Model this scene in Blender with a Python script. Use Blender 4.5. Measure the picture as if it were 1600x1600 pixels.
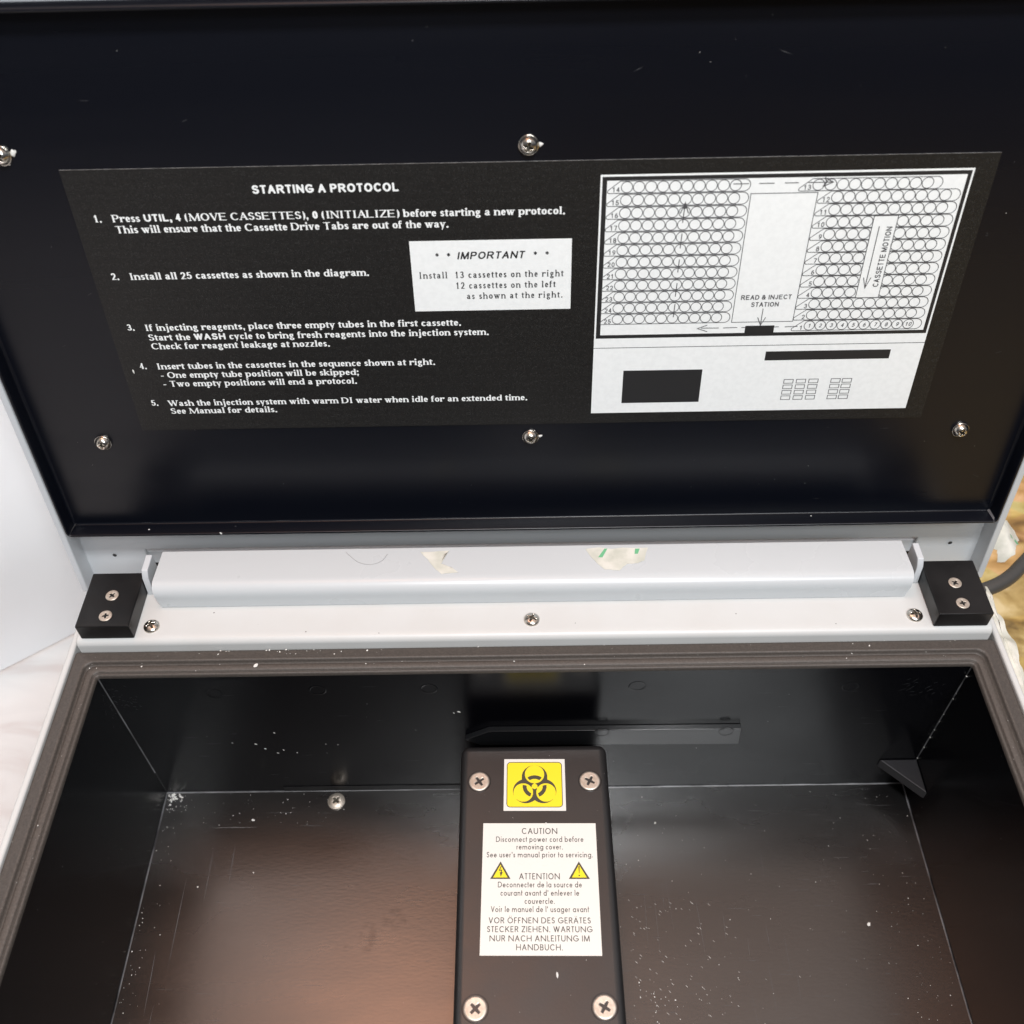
import bpy, math, random
from mathutils import Vector, Matrix
from mathutils.geometry import delaunay_2d_cdt
R = math.radians
sc = bpy.context.scene
for o in list(bpy.data.objects): bpy.data.objects.remove(o)
col = sc.collection
rng = random.Random(7)

# ------------------------------------------------------------------ camera
cam_d = bpy.data.cameras.new('camera')
cam = bpy.data.objects.new('camera', cam_d); col.objects.link(cam)
cam_d.sensor_width = 36.0
cam_d.lens = 1547.33 / 1600 * 36
cam_d.clip_start = 0.01; cam_d.clip_end = 60
cam.matrix_world = (Matrix.Translation((-0.0043, -0.2474, 0.3843)) @ Matrix.Rotation(0.0140, 4, 'Z')
                    @ Matrix.Rotation(0.7301, 4, 'X') @ Matrix.Rotation(-0.0262, 4, 'Z'))
cam_d.dof.use_dof = True
cam_d.dof.focus_distance = 0.455
cam_d.dof.aperture_fstop = 11
sc.camera = cam

# ------------------------------------------------------------------ world: a dim workshop, light from the ceiling
w = bpy.data.worlds.new('World'); sc.world = w; w.use_nodes = True
nt = w.node_tree; nt.nodes.clear()
out = nt.nodes.new('ShaderNodeOutputWorld'); bg = nt.nodes.new('ShaderNodeBackground')
tc = nt.nodes.new('ShaderNodeTexCoord'); sep = nt.nodes.new('ShaderNodeSeparateXYZ')
mr = nt.nodes.new('ShaderNodeMapRange'); mr.inputs[1].default_value = -1; mr.inputs[2].default_value = 1
rp = nt.nodes.new('ShaderNodeValToRGB')
el = rp.color_ramp.elements
el[0].position = 0.0; el[0].color = (.03, .03, .035, 1)
el[1].position = 1.0; el[1].color = (.92, .68, .57, 1)
for pos, c in ((.46, (.030, .036, .050)), (.56, (.14, .16, .20)), (.70, (.38, .39, .43)), (.82, (.54, .50, .49)), (.90, (.62, .50, .45)), (.95, (.76, .58, .50))):
    e = el.new(pos); e.color = c + (1,)
nt.links.new(tc.outputs['Generated'], sep.inputs[0]); nt.links.new(sep.outputs[2], mr.inputs[0])
nt.links.new(mr.outputs[0], rp.inputs[0])
# the side where the operator stands is darker than the side of the room ahead
my = nt.nodes.new('ShaderNodeMapRange'); my.interpolation_type = 'SMOOTHSTEP'
my.inputs[1].default_value = -.45; my.inputs[2].default_value = .10; my.inputs[3].default_value = .28; my.inputs[4].default_value = 1.0
vm = nt.nodes.new('ShaderNodeVectorMath'); vm.operation = 'SCALE'
nt.links.new(sep.outputs[1], my.inputs[0]); nt.links.new(my.outputs[0], vm.inputs['Scale'])
nt.links.new(rp.outputs[0], vm.inputs[0]); nt.links.new(vm.outputs[0], bg.inputs[0])
bg.inputs[1].default_value = 1.2
nt.links.new(bg.outputs[0], out.inputs[0])

# ------------------------------------------------------------------ lamps, and glow lights added for the floor
def area(name, loc, target, sx, sy, power, color):
    l = bpy.data.lights.new(name, 'AREA'); l.shape = 'RECTANGLE'; l.size = sx; l.size_y = sy
    l.energy = power; l.color = color
    o = bpy.data.objects.new(name, l); col.objects.link(o); o.location = loc
    o.rotation_euler = (Vector(target) - Vector(loc)).to_track_quat('-Z', 'Y').to_euler()
    return o
area('ceiling_lamp_or_glow', (0.05, -0.445, 1.08), (0, 0.04, 0.05), 0.15, 0.13, 10.4, (0.975, 0.988, 1.0))
area('ceiling_lamp_or_glow', (0.36, -0.80, 1.02), (0, 0.05, 0.08), 0.34, 0.22, 7.4, (0.94, 0.975, 1.0))
area('ceiling_lamp_or_glow', (-0.45, 0.40, 1.12), (-0.1, -0.08, -0.117), 0.30, 0.34, 0.33, (1.0, 0.83, 0.78))  # added light, makes the pinkish reflection on the left floor
area('ceiling_lamp_or_glow', (-0.19, 0.15, 1.10), (-0.06, -0.12, -0.117), 0.34, 0.28, 1.75, (1.0, 0.42, 0.22))  # added warm light for the orange glow on the floor, source unknown

sc.view_settings.view_transform = 'Standard'
sc.view_settings.look = 'None'
sc.view_settings.exposure = 0.0
sc.view_settings.gamma = 1.0
sc.view_settings.use_curve_mapping = False
sc.cycles.max_bounces = 8
sc.render.filter_size = 1.2
sc.cycles.use_denoising = True

# ------------------------------------------------------------------ materials
def mat(name, base, rough=.4, metallic=0, ior=None, bump=None, bscale=400, bdist=.0002, stretch=(1, 1, 1),
        speck=None, speck_scale=260, speck_size=.05, speck_keep=.75, mix=None, mix_scale=8, mix_detail=4, rvar=0.0, rscale=30, spec=None, coat=0):
    m = bpy.data.materials.new(name); m.use_nodes = True
    t = m.node_tree; n = t.nodes; L = t.links
    b = n['Principled BSDF']
    b.inputs['Base Color'].default_value = tuple(base) + (1,)
    b.inputs['Roughness'].default_value = rough
    b.inputs['Metallic'].default_value = metallic
    if ior: b.inputs['IOR'].default_value = ior
    if spec is not None: b.inputs['Specular IOR Level'].default_value = spec
    if coat: b.inputs['Coat Weight'].default_value = coat
    tcn = n.new('ShaderNodeTexCoord'); mp = n.new('ShaderNodeMapping')
    mp.inputs['Scale'].default_value = stretch
    L.new(tcn.outputs['Object'], mp.inputs[0])
    csock = None
    if mix:
        nz = n.new('ShaderNodeTexNoise'); nz.inputs['Scale'].default_value = mix_scale; nz.inputs['Detail'].default_value = mix_detail
        L.new(mp.outputs[0], nz.inputs['Vector'])
        cr = n.new('ShaderNodeValToRGB'); cr.color_ramp.elements[0].position = .38; cr.color_ramp.elements[1].position = .66
        cr.color_ramp.elements[0].color = tuple(base) + (1,); cr.color_ramp.elements[1].color = tuple(mix) + (1,)
        L.new(nz.outputs['Fac'], cr.inputs[0]); csock = cr.outputs[0]
    if speck:
        v = n.new('ShaderNodeTexVoronoi'); v.inputs['Scale'].default_value = speck_scale
        L.new(tcn.outputs['Object'], v.inputs['Vector'])
        sp = n.new('ShaderNodeSeparateColor'); L.new(v.outputs['Color'], sp.inputs[0])
        a1 = n.new('ShaderNodeMath'); a1.operation = 'GREATER_THAN'; a1.inputs[1].default_value = speck_keep
        L.new(sp.outputs[0], a1.inputs[0])
        sz = n.new('ShaderNodeMath'); sz.operation = 'MULTIPLY'; sz.inputs[1].default_value = speck_size * 2
        L.new(sp.outputs[1], sz.inputs[0])
        a2 = n.new('ShaderNodeMath'); a2.operation = 'LESS_THAN'
        L.new(v.outputs['Distance'], a2.inputs[0]); L.new(sz.outputs[0], a2.inputs[1])
        a3 = n.new('ShaderNodeMath'); a3.operation = 'MULTIPLY'; L.new(a1.outputs[0], a3.inputs[0]); L.new(a2.outputs[0], a3.inputs[1])
        mx = n.new('ShaderNodeMix'); mx.data_type = 'RGBA'
        L.new(a3.outputs[0], mx.inputs[0])
        if csock: L.new(csock, mx.inputs[6])
        else: mx.inputs[6].default_value = tuple(base) + (1,)
        mx.inputs[7].default_value = tuple(speck) + (1,)
        csock = mx.outputs[2]
    if csock: L.new(csock, b.inputs['Base Color'])
    if rvar:
        nz2 = n.new('ShaderNodeTexNoise'); nz2.inputs['Scale'].default_value = rscale; nz2.inputs['Detail'].default_value = 5
        L.new(mp.outputs[0], nz2.inputs['Vector'])
        m2 = n.new('ShaderNodeMapRange'); m2.inputs[1].default_value = .3; m2.inputs[2].default_value = .7
        m2.inputs[3].default_value = rough - rvar; m2.inputs[4].default_value = rough + rvar
        L.new(nz2.outputs['Fac'], m2.inputs[0]); L.new(m2.outputs[0], b.inputs['Roughness'])
    if bump:
        nz3 = n.new('ShaderNodeTexNoise'); nz3.inputs['Scale'].default_value = bscale; nz3.inputs['Detail'].default_value = 3
        L.new(mp.outputs[0], nz3.inputs['Vector'])
        bp = n.new('ShaderNodeBump'); bp.inputs['Strength'].default_value = bump; bp.inputs['Distance'].default_value = bdist
        L.new(nz3.outputs['Fac'], bp.inputs['Height']); L.new(bp.outputs[0], b.inputs['Normal'])
    return m

M = {}
M['pan'] = mat('black_anodised_pan', (.0030, .0038, .0070), .30, ior=1.40, bump=.06, bscale=500, stretch=(.06, 1, 1), bdist=.0001,
               speck=(.09, .09, .1), speck_scale=150, speck_size=.022, speck_keep=.80, rvar=.07, rscale=22)
M['well'] = mat('black_anodised_well', (.0015, .0016, .0026), .22, ior=1.35, bump=.10, bscale=700, stretch=(.3, 1, 1), bdist=.00008,
                speck=(.13, .13, .13), speck_scale=190, speck_size=.03, speck_keep=.84, rvar=.025, rscale=25)
M['worn'] = mat('worn_or_glint_edge', (.012, .012, .014), .4, ior=1.8, mix=(.17, .17, .18), mix_scale=60, mix_detail=8)
M['cover'] = mat('black_textured_cover', (.016, .0155, .016), .38, ior=1.62, bump=.25, bscale=900, bdist=.0001,
                 speck=(.16, .15, .15), speck_scale=210, speck_size=.03, speck_keep=.85, rvar=.04, rscale=60)
M['block'] = mat('black_plastic_block', (.0042, .0042, .0048), .36, ior=1.40, bump=.1, bscale=300, bdist=.0001, rvar=.08, rscale=60,
                 mix=(.010, .010, .0105), mix_scale=45, speck=(.1, .1, .1), speck_scale=240, speck_size=.03, speck_keep=.85)
M['foam'] = mat('brown_foam', (.050, .041, .035), .60, bump=.7, bscale=1500, bdist=.00022, mix=(.072, .060, .051), mix_scale=1100, spec=.7)
M['white_lid'] = mat('white_lid_paint', (.565, .59, .615), .38, bump=.12, bscale=700, bdist=.00008, rvar=.05)
M['white_rail'] = mat('white_rail_paint', (.535, .562, .578), .30, bump=.10, bscale=800, bdist=.00006, rvar=.05)
M['white_deck'] = mat('white_deck_paint', (.575, .585, .58), .40, bump=.12, bscale=700, bdist=.00008, mix=(.56, .565, .555), mix_scale=40,
                      speck=(.45, .42, .38), speck_scale=130, speck_size=.02, speck_keep=.93)
M['gusset'] = mat('matt_black_gusset', (.013, .0125, .015), .5, ior=1.55, bump=.3, bscale=700, speck=(.2, .2, .2), speck_scale=300, speck_size=.05, speck_keep=.8)
M['bar'] = mat('satin_black_bar', (.0065, .007, .008), .28, ior=1.75, bump=.08, bscale=500)
M['scuff'] = mat('grey_scuff', (.10, .10, .105), .6)
M['scuff_light'] = mat('pale_scuff', (.26, .26, .26), .6)
M['dirt'] = mat('dark_dirt', (.09, .08, .07), .8)
M['dark'] = mat('cavity_shade', (.02, .02, .022), .7)  # painted shade for the hinge slot and plate holes
M['screw'] = mat('nickel_screw', (.70, .67, .62), .22, 1, bump=.06, bscale=900, bdist=.0001, mix=(.58, .53, .46), mix_scale=320, rvar=.05, rscale=300)
M['screw_tan'] = mat('dull_plated_screw', (.66, .60, .53), .46, .75, bump=.2, bscale=900, bdist=.0002, mix=(.50, .44, .37), mix_scale=420, rvar=.1, rscale=300)
M['recess'] = mat('screw_recess', (.055, .048, .035), .5, .3)
M['label'] = mat('black_label_film', (.0085, .0082, .0080), .42, ior=1.42, bump=.8, bscale=1500, bdist=.00018, mix=(.013, .0125, .012), mix_scale=900,
                 speck=(.028, .0275, .027), speck_scale=1900, speck_size=.24, speck_keep=.45)
M['label_edge'] = mat('label_cut_edge', (.34, .33, .32), .5, mix=(.16, .155, .15), mix_scale=300)
M['print_white'] = mat('white_print', (.86, .875, .87), .5, mix=(.82, .835, .83), mix_scale=450, bump=.25, bscale=1300, bdist=.0001)
M['print_black'] = mat('black_print', (.016, .016, .017), .5)
M['print_grey'] = mat('dark_line_print', (.080, .080, .085), .5)
M['paper'] = mat('cream_sticker_paper', (.70, .69, .65), .5)
M['ink'] = mat('grey_ink', (.045, .043, .04), .5)
M['yellow'] = mat('yellow_print', (.83, .66, .015), .5)
M['sym'] = mat('dark_symbol_print', (.055, .05, .03), .5)
M['cable'] = mat('grey_rubber_cable', (.055, .053, .05), .42)
M['dust'] = mat('white_dust', (.72, .71, .68), .8)
M['hair'] = mat('grey_hair', (.33, .33, .33), .5)

def node_mat(name): 
    m = bpy.data.materials.new(name); m.use_nodes = True
    return m, m.node_tree.nodes, m.node_tree.links, m.node_tree.nodes['Principled BSDF']

def marble():
    m, n, L, b = node_mat('white_marble')
    t = n.new('ShaderNodeTexCoord'); mp = n.new('ShaderNodeMapping'); mp.inputs['Rotation'].default_value = (0, 0, .5); mp.inputs['Scale'].default_value = (1, 1.7, 1)
    L.new(t.outputs['Object'], mp.inputs[0])
    nz = n.new('ShaderNodeTexNoise'); nz.inputs['Scale'].default_value = 14; nz.inputs['Detail'].default_value = 8; nz.inputs['Distortion'].default_value = 1.2
    L.new(mp.outputs[0], nz.inputs['Vector'])
    cr = n.new('ShaderNodeValToRGB'); e = cr.color_ramp.elements
    e[0].position = .34; e[0].color = (.64, .60, .585, 1); e[1].position = .60; e[1].color = (.75, .735, .722, 1)
    k = e.new(.44); k.color = (.70, .685, .675, 1)
    L.new(nz.outputs['Fac'], cr.inputs[0]); L.new(cr.outputs[0], b.inputs['Base Color']); b.inputs['Roughness'].default_value = .35
    return m
M['marble'] = marble()

def wood():
    m, n, L, b = node_mat('golden_strand_board')
    t = n.new('ShaderNodeTexCoord'); mp = n.new('ShaderNodeMapping'); mp.inputs['Rotation'].default_value = (0, 0, -1.0); mp.inputs['Scale'].default_value = (1, 1.7, 1)
    L.new(t.outputs['Object'], mp.inputs[0])
    nz = n.new('ShaderNodeTexNoise'); nz.inputs['Scale'].default_value = 34; nz.inputs['Detail'].default_value = 7; nz.inputs['Distortion'].default_value = .8
    L.new(mp.outputs[0], nz.inputs['Vector'])
    cr = n.new('ShaderNodeValToRGB'); e = cr.color_ramp.elements
    e[0].position = .28; e[0].color = (.08, .045, .013, 1); e[1].position = .66; e[1].color = (.76, .60, .31, 1)
    k = e.new(.40); k.color = (.36, .235, .07, 1); k = e.new(.52); k.color = (.57, .41, .155, 1)
    L.new(nz.outputs['Fac'], cr.inputs[0])
    v = n.new('ShaderNodeTexVoronoi'); v.inputs['Scale'].default_value = 26; L.new(mp.outputs[0], v.inputs['Vector'])
    mx = n.new('ShaderNodeMix'); mx.data_type = 'RGBA'; mx.blend_type = 'MULTIPLY'; mx.inputs[0].default_value = .35
    L.new(cr.outputs[0], mx.inputs[6]); L.new(v.outputs['Color'], mx.inputs[7])
    mxb = n.new('ShaderNodeMix'); mxb.data_type = 'RGBA'; mxb.inputs[0].default_value = .55
    L.new(cr.outputs[0], mxb.inputs[6]); L.new(mx.outputs[2], mxb.inputs[7])
    L.new(mxb.outputs[2], b.inputs['Base Color']); b.inputs['Roughness'].default_value = .55
    bp = n.new('ShaderNodeBump'); bp.inputs['Strength'].default_value = .5; bp.inputs['Distance'].default_value = .002
    L.new(nz.outputs['Fac'], bp.inputs['Height']); L.new(bp.outputs[0], b.inputs['Normal'])
    return m
M['wood'] = wood()

def tape_mat(name, base, green):
    m, n, L, b = node_mat(name)
    t = n.new('ShaderNodeTexCoord')
    nz = n.new('ShaderNodeTexNoise'); nz.inputs['Scale'].default_value = 140; nz.inputs['Detail'].default_value = 6
    L.new(t.outputs['Object'], nz.inputs['Vector'])
    cr = n.new('ShaderNodeValToRGB'); e = cr.color_ramp.elements
    e[0].position = .35; e[0].color = tuple(base) + (1,); e[1].position = .62; e[1].color = (.80, .79, .72, 1)
    L.new(nz.outputs['Fac'], cr.inputs[0])
    src = cr.outputs[0]
    b.inputs['Roughness'].default_value = .42
    L.new(src, b.inputs['Base Color'])
    b.inputs['Transmission Weight'].default_value = .12
    return m
M['tape'] = tape_mat('yellowed_tape', (.62, .63, .55), None)
M['tape_green'] = mat('green_tape_print', (.16, .47, .25), .5)
M['cloth'] = mat('white_cloth', (.90, .915, .935), .9, bump=.1, bscale=900, bdist=.0002, spec=.1)

def floor_mat():
    m = mat('black_anodised_floor', (.0035, .0033, .0035), .28, ior=2.0, bump=.30, bscale=800, stretch=(.35, 1, 1), bdist=.00010,
            speck=(.16, .16, .16), speck_scale=190, speck_size=.03, speck_keep=.82, rvar=.04, rscale=30)
    t = m.node_tree; n = t.nodes; L = t.links; b = n['Principled BSDF']
    # dull smears on the floor plate: places of their own where the gloss is lower
    tcn = [x for x in n if x.type == 'TEX_COORD'][0]
    geo = tcn.outputs['Object']
    acc = None
    for (x, y, rx, ry) in ((-.083, -.078, .0045, .0085), (-.071, -.069, .006, .006), (-.066, -.071, .002, .002), (-.093, -.083, .0018, .0018)):
        v = n.new('ShaderNodeVectorMath'); v.operation = 'SUBTRACT'; v.inputs[1].default_value = (x, y, -.1172); L.new(geo, v.inputs[0])
        s = n.new('ShaderNodeVectorMath'); s.operation = 'MULTIPLY'; s.inputs[1].default_value = (1 / rx, 1 / ry, 0); L.new(v.outputs[0], s.inputs[0])
        ln = n.new('ShaderNodeVectorMath'); ln.operation = 'LENGTH'; L.new(s.outputs[0], ln.inputs[0])
        r = n.new('ShaderNodeMapRange'); r.inputs[1].default_value = .6; r.inputs[2].default_value = 1.1; r.inputs[3].default_value = 1; r.inputs[4].default_value = 0
        L.new(ln.outputs['Value'], r.inputs[0])
        if acc is None: acc = r.outputs[0]
        else:
            mx = n.new('ShaderNodeMath'); mx.operation = 'MAXIMUM'; L.new(acc, mx.inputs[0]); L.new(r.outputs[0], mx.inputs[1]); acc = mx.outputs[0]
    nz = n.new('ShaderNodeTexNoise'); nz.inputs['Scale'].default_value = 260; nz.inputs['Detail'].default_value = 5; L.new(geo, nz.inputs['Vector'])
    rr = n.new('ShaderNodeMapRange'); rr.inputs[1].default_value = .4; rr.inputs[2].default_value = .6; L.new(nz.outputs['Fac'], rr.inputs[0])
    ml = n.new('ShaderNodeMath'); ml.operation = 'MULTIPLY'; L.new(acc, ml.inputs[0]); L.new(rr.outputs[0], ml.inputs[1])
    sp = n.new('ShaderNodeMapRange'); sp.inputs[3].default_value = .5; sp.inputs[4].default_value = .40; L.new(ml.outputs[0], sp.inputs[0])
    L.new(sp.outputs[0], b.inputs['Specular IOR Level'])
    return m
M['floor'] = floor_mat()

# ------------------------------------------------------------------ builders
class MB:
    def __init__(s): s.v = []; s.f = []; s.m = []; s.sm = []
    def add(s, verts, faces, mi=0, smooth=False):
        k = len(s.v); s.v += [tuple(v) for v in verts]
        for f in faces: s.f.append([i + k for i in f]); s.m.append(mi); s.sm.append(smooth)
    def box(s, x0, x1, y0, y1, z0, z1, mi=0, fn=None):
        P = [(x0, y0, z0), (x1, y0, z0), (x1, y1, z0), (x0, y1, z0), (x0, y0, z1), (x1, y0, z1), (x1, y1, z1), (x0, y1, z1)]
        if fn: P = [fn(*q) for q in P]
        s.add(P, [(0, 3, 2, 1), (4, 5, 6, 7), (0, 1, 5, 4), (1, 2, 6, 5), (2, 3, 7, 6), (3, 0, 4, 7)], mi)
    def loft(s, loops, mi=0, close=True, cap0=False, cap1=False, smooth=False):
        n = len(loops[0]); V = [p for l in loops for p in l]; F = []
        for i in range(len(loops) - 1):
            for j in range(n if close else n - 1):
                a = i * n + j; b_ = i * n + (j + 1) % n
                F.append((a, b_, b_ + n, a + n))
        if cap0: F.append(tuple(reversed(range(n))))
        if cap1: F.append(tuple(range((len(loops) - 1) * n, len(loops) * n)))
        s.add(V, F, mi, smooth)
    def prism(s, pts, fn, a, b, mi=0):       # polygon pts (2d) swept between depth a and b with fn(p, q, depth)
        s.loft([[fn(p[0], p[1], a) for p in pts], [fn(p[0], p[1], b) for p in pts]], mi, cap0=True, cap1=True)
    def tube(s, pts, r, seg=10, mi=0):
        loops = []
        for i, p in enumerate(pts):
            p = Vector(p); a = Vector(pts[max(i - 1, 0)]); b_ = Vector(pts[min(i + 1, len(pts) - 1)])
            d = (b_ - a).normalized(); u = d.orthogonal().normalized() if i == 0 else (u0 - d * u0.dot(d)).normalized()
            u0 = u; w_ = d.cross(u); rr = r if not isinstance(r, (list, tuple)) else r[i]
            loops.append([p + (u * math.cos(t) + w_ * math.sin(t)) * rr for t in [2 * math.pi * k / seg for k in range(seg)]])
        s.loft(loops, mi, cap0=True, cap1=True, smooth=True)
    def build(s, name, mats, parent=None, bevel=0, segs=3, recalc=True):
        me = bpy.data.meshes.new(name); me.from_pydata(s.v, [], s.f)
        for m in (mats if isinstance(mats, (list, tuple)) else [mats]): me.materials.append(m)
        for p, mi, sm in zip(me.polygons, s.m, s.sm): p.material_index = mi; p.use_smooth = sm
        if recalc:
            import bmesh
            bm = bmesh.new(); bm.from_mesh(me); bmesh.ops.recalc_face_normals(bm, faces=bm.faces); bm.to_mesh(me); bm.free()
        me.validate(); me.update()
        o = bpy.data.objects.new(name, me); col.objects.link(o)
        if parent: attach(o, parent)
        if bevel:
            b = o.modifiers.new('bevel', 'BEVEL'); b.width = bevel; b.segments = segs; b.limit_method = 'ANGLE'; b.angle_limit = R(40); b.harden_normals = True
            for p in me.polygons: p.use_smooth = True
        return o
WM = {}
def attach(o, parent):
    o.parent = parent
    o.matrix_parent_inverse = WM.get(parent.name, Matrix.Identity(4)).inverted()
def tag(o, label=None, cat=None, group=None, kind=None):
    if label: o['label'] = label
    if cat: o['category'] = cat
    if group: o['group'] = group
    if kind: o['kind'] = kind
    return o
def rr(x0, x1, y0, y1, r, n=6):
    P = []
    for cx, cy, a in ((x1 - r, y1 - r, 0), (x0 + r, y1 - r, 90), (x0 + r, y0 + r, 180), (x1 - r, y0 + r, 270)):
        for k in range(n + 1):
            t = R(a + 90 * k / n); P.append((cx + r * math.cos(t), cy + r * math.sin(t)))
    return P

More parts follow.
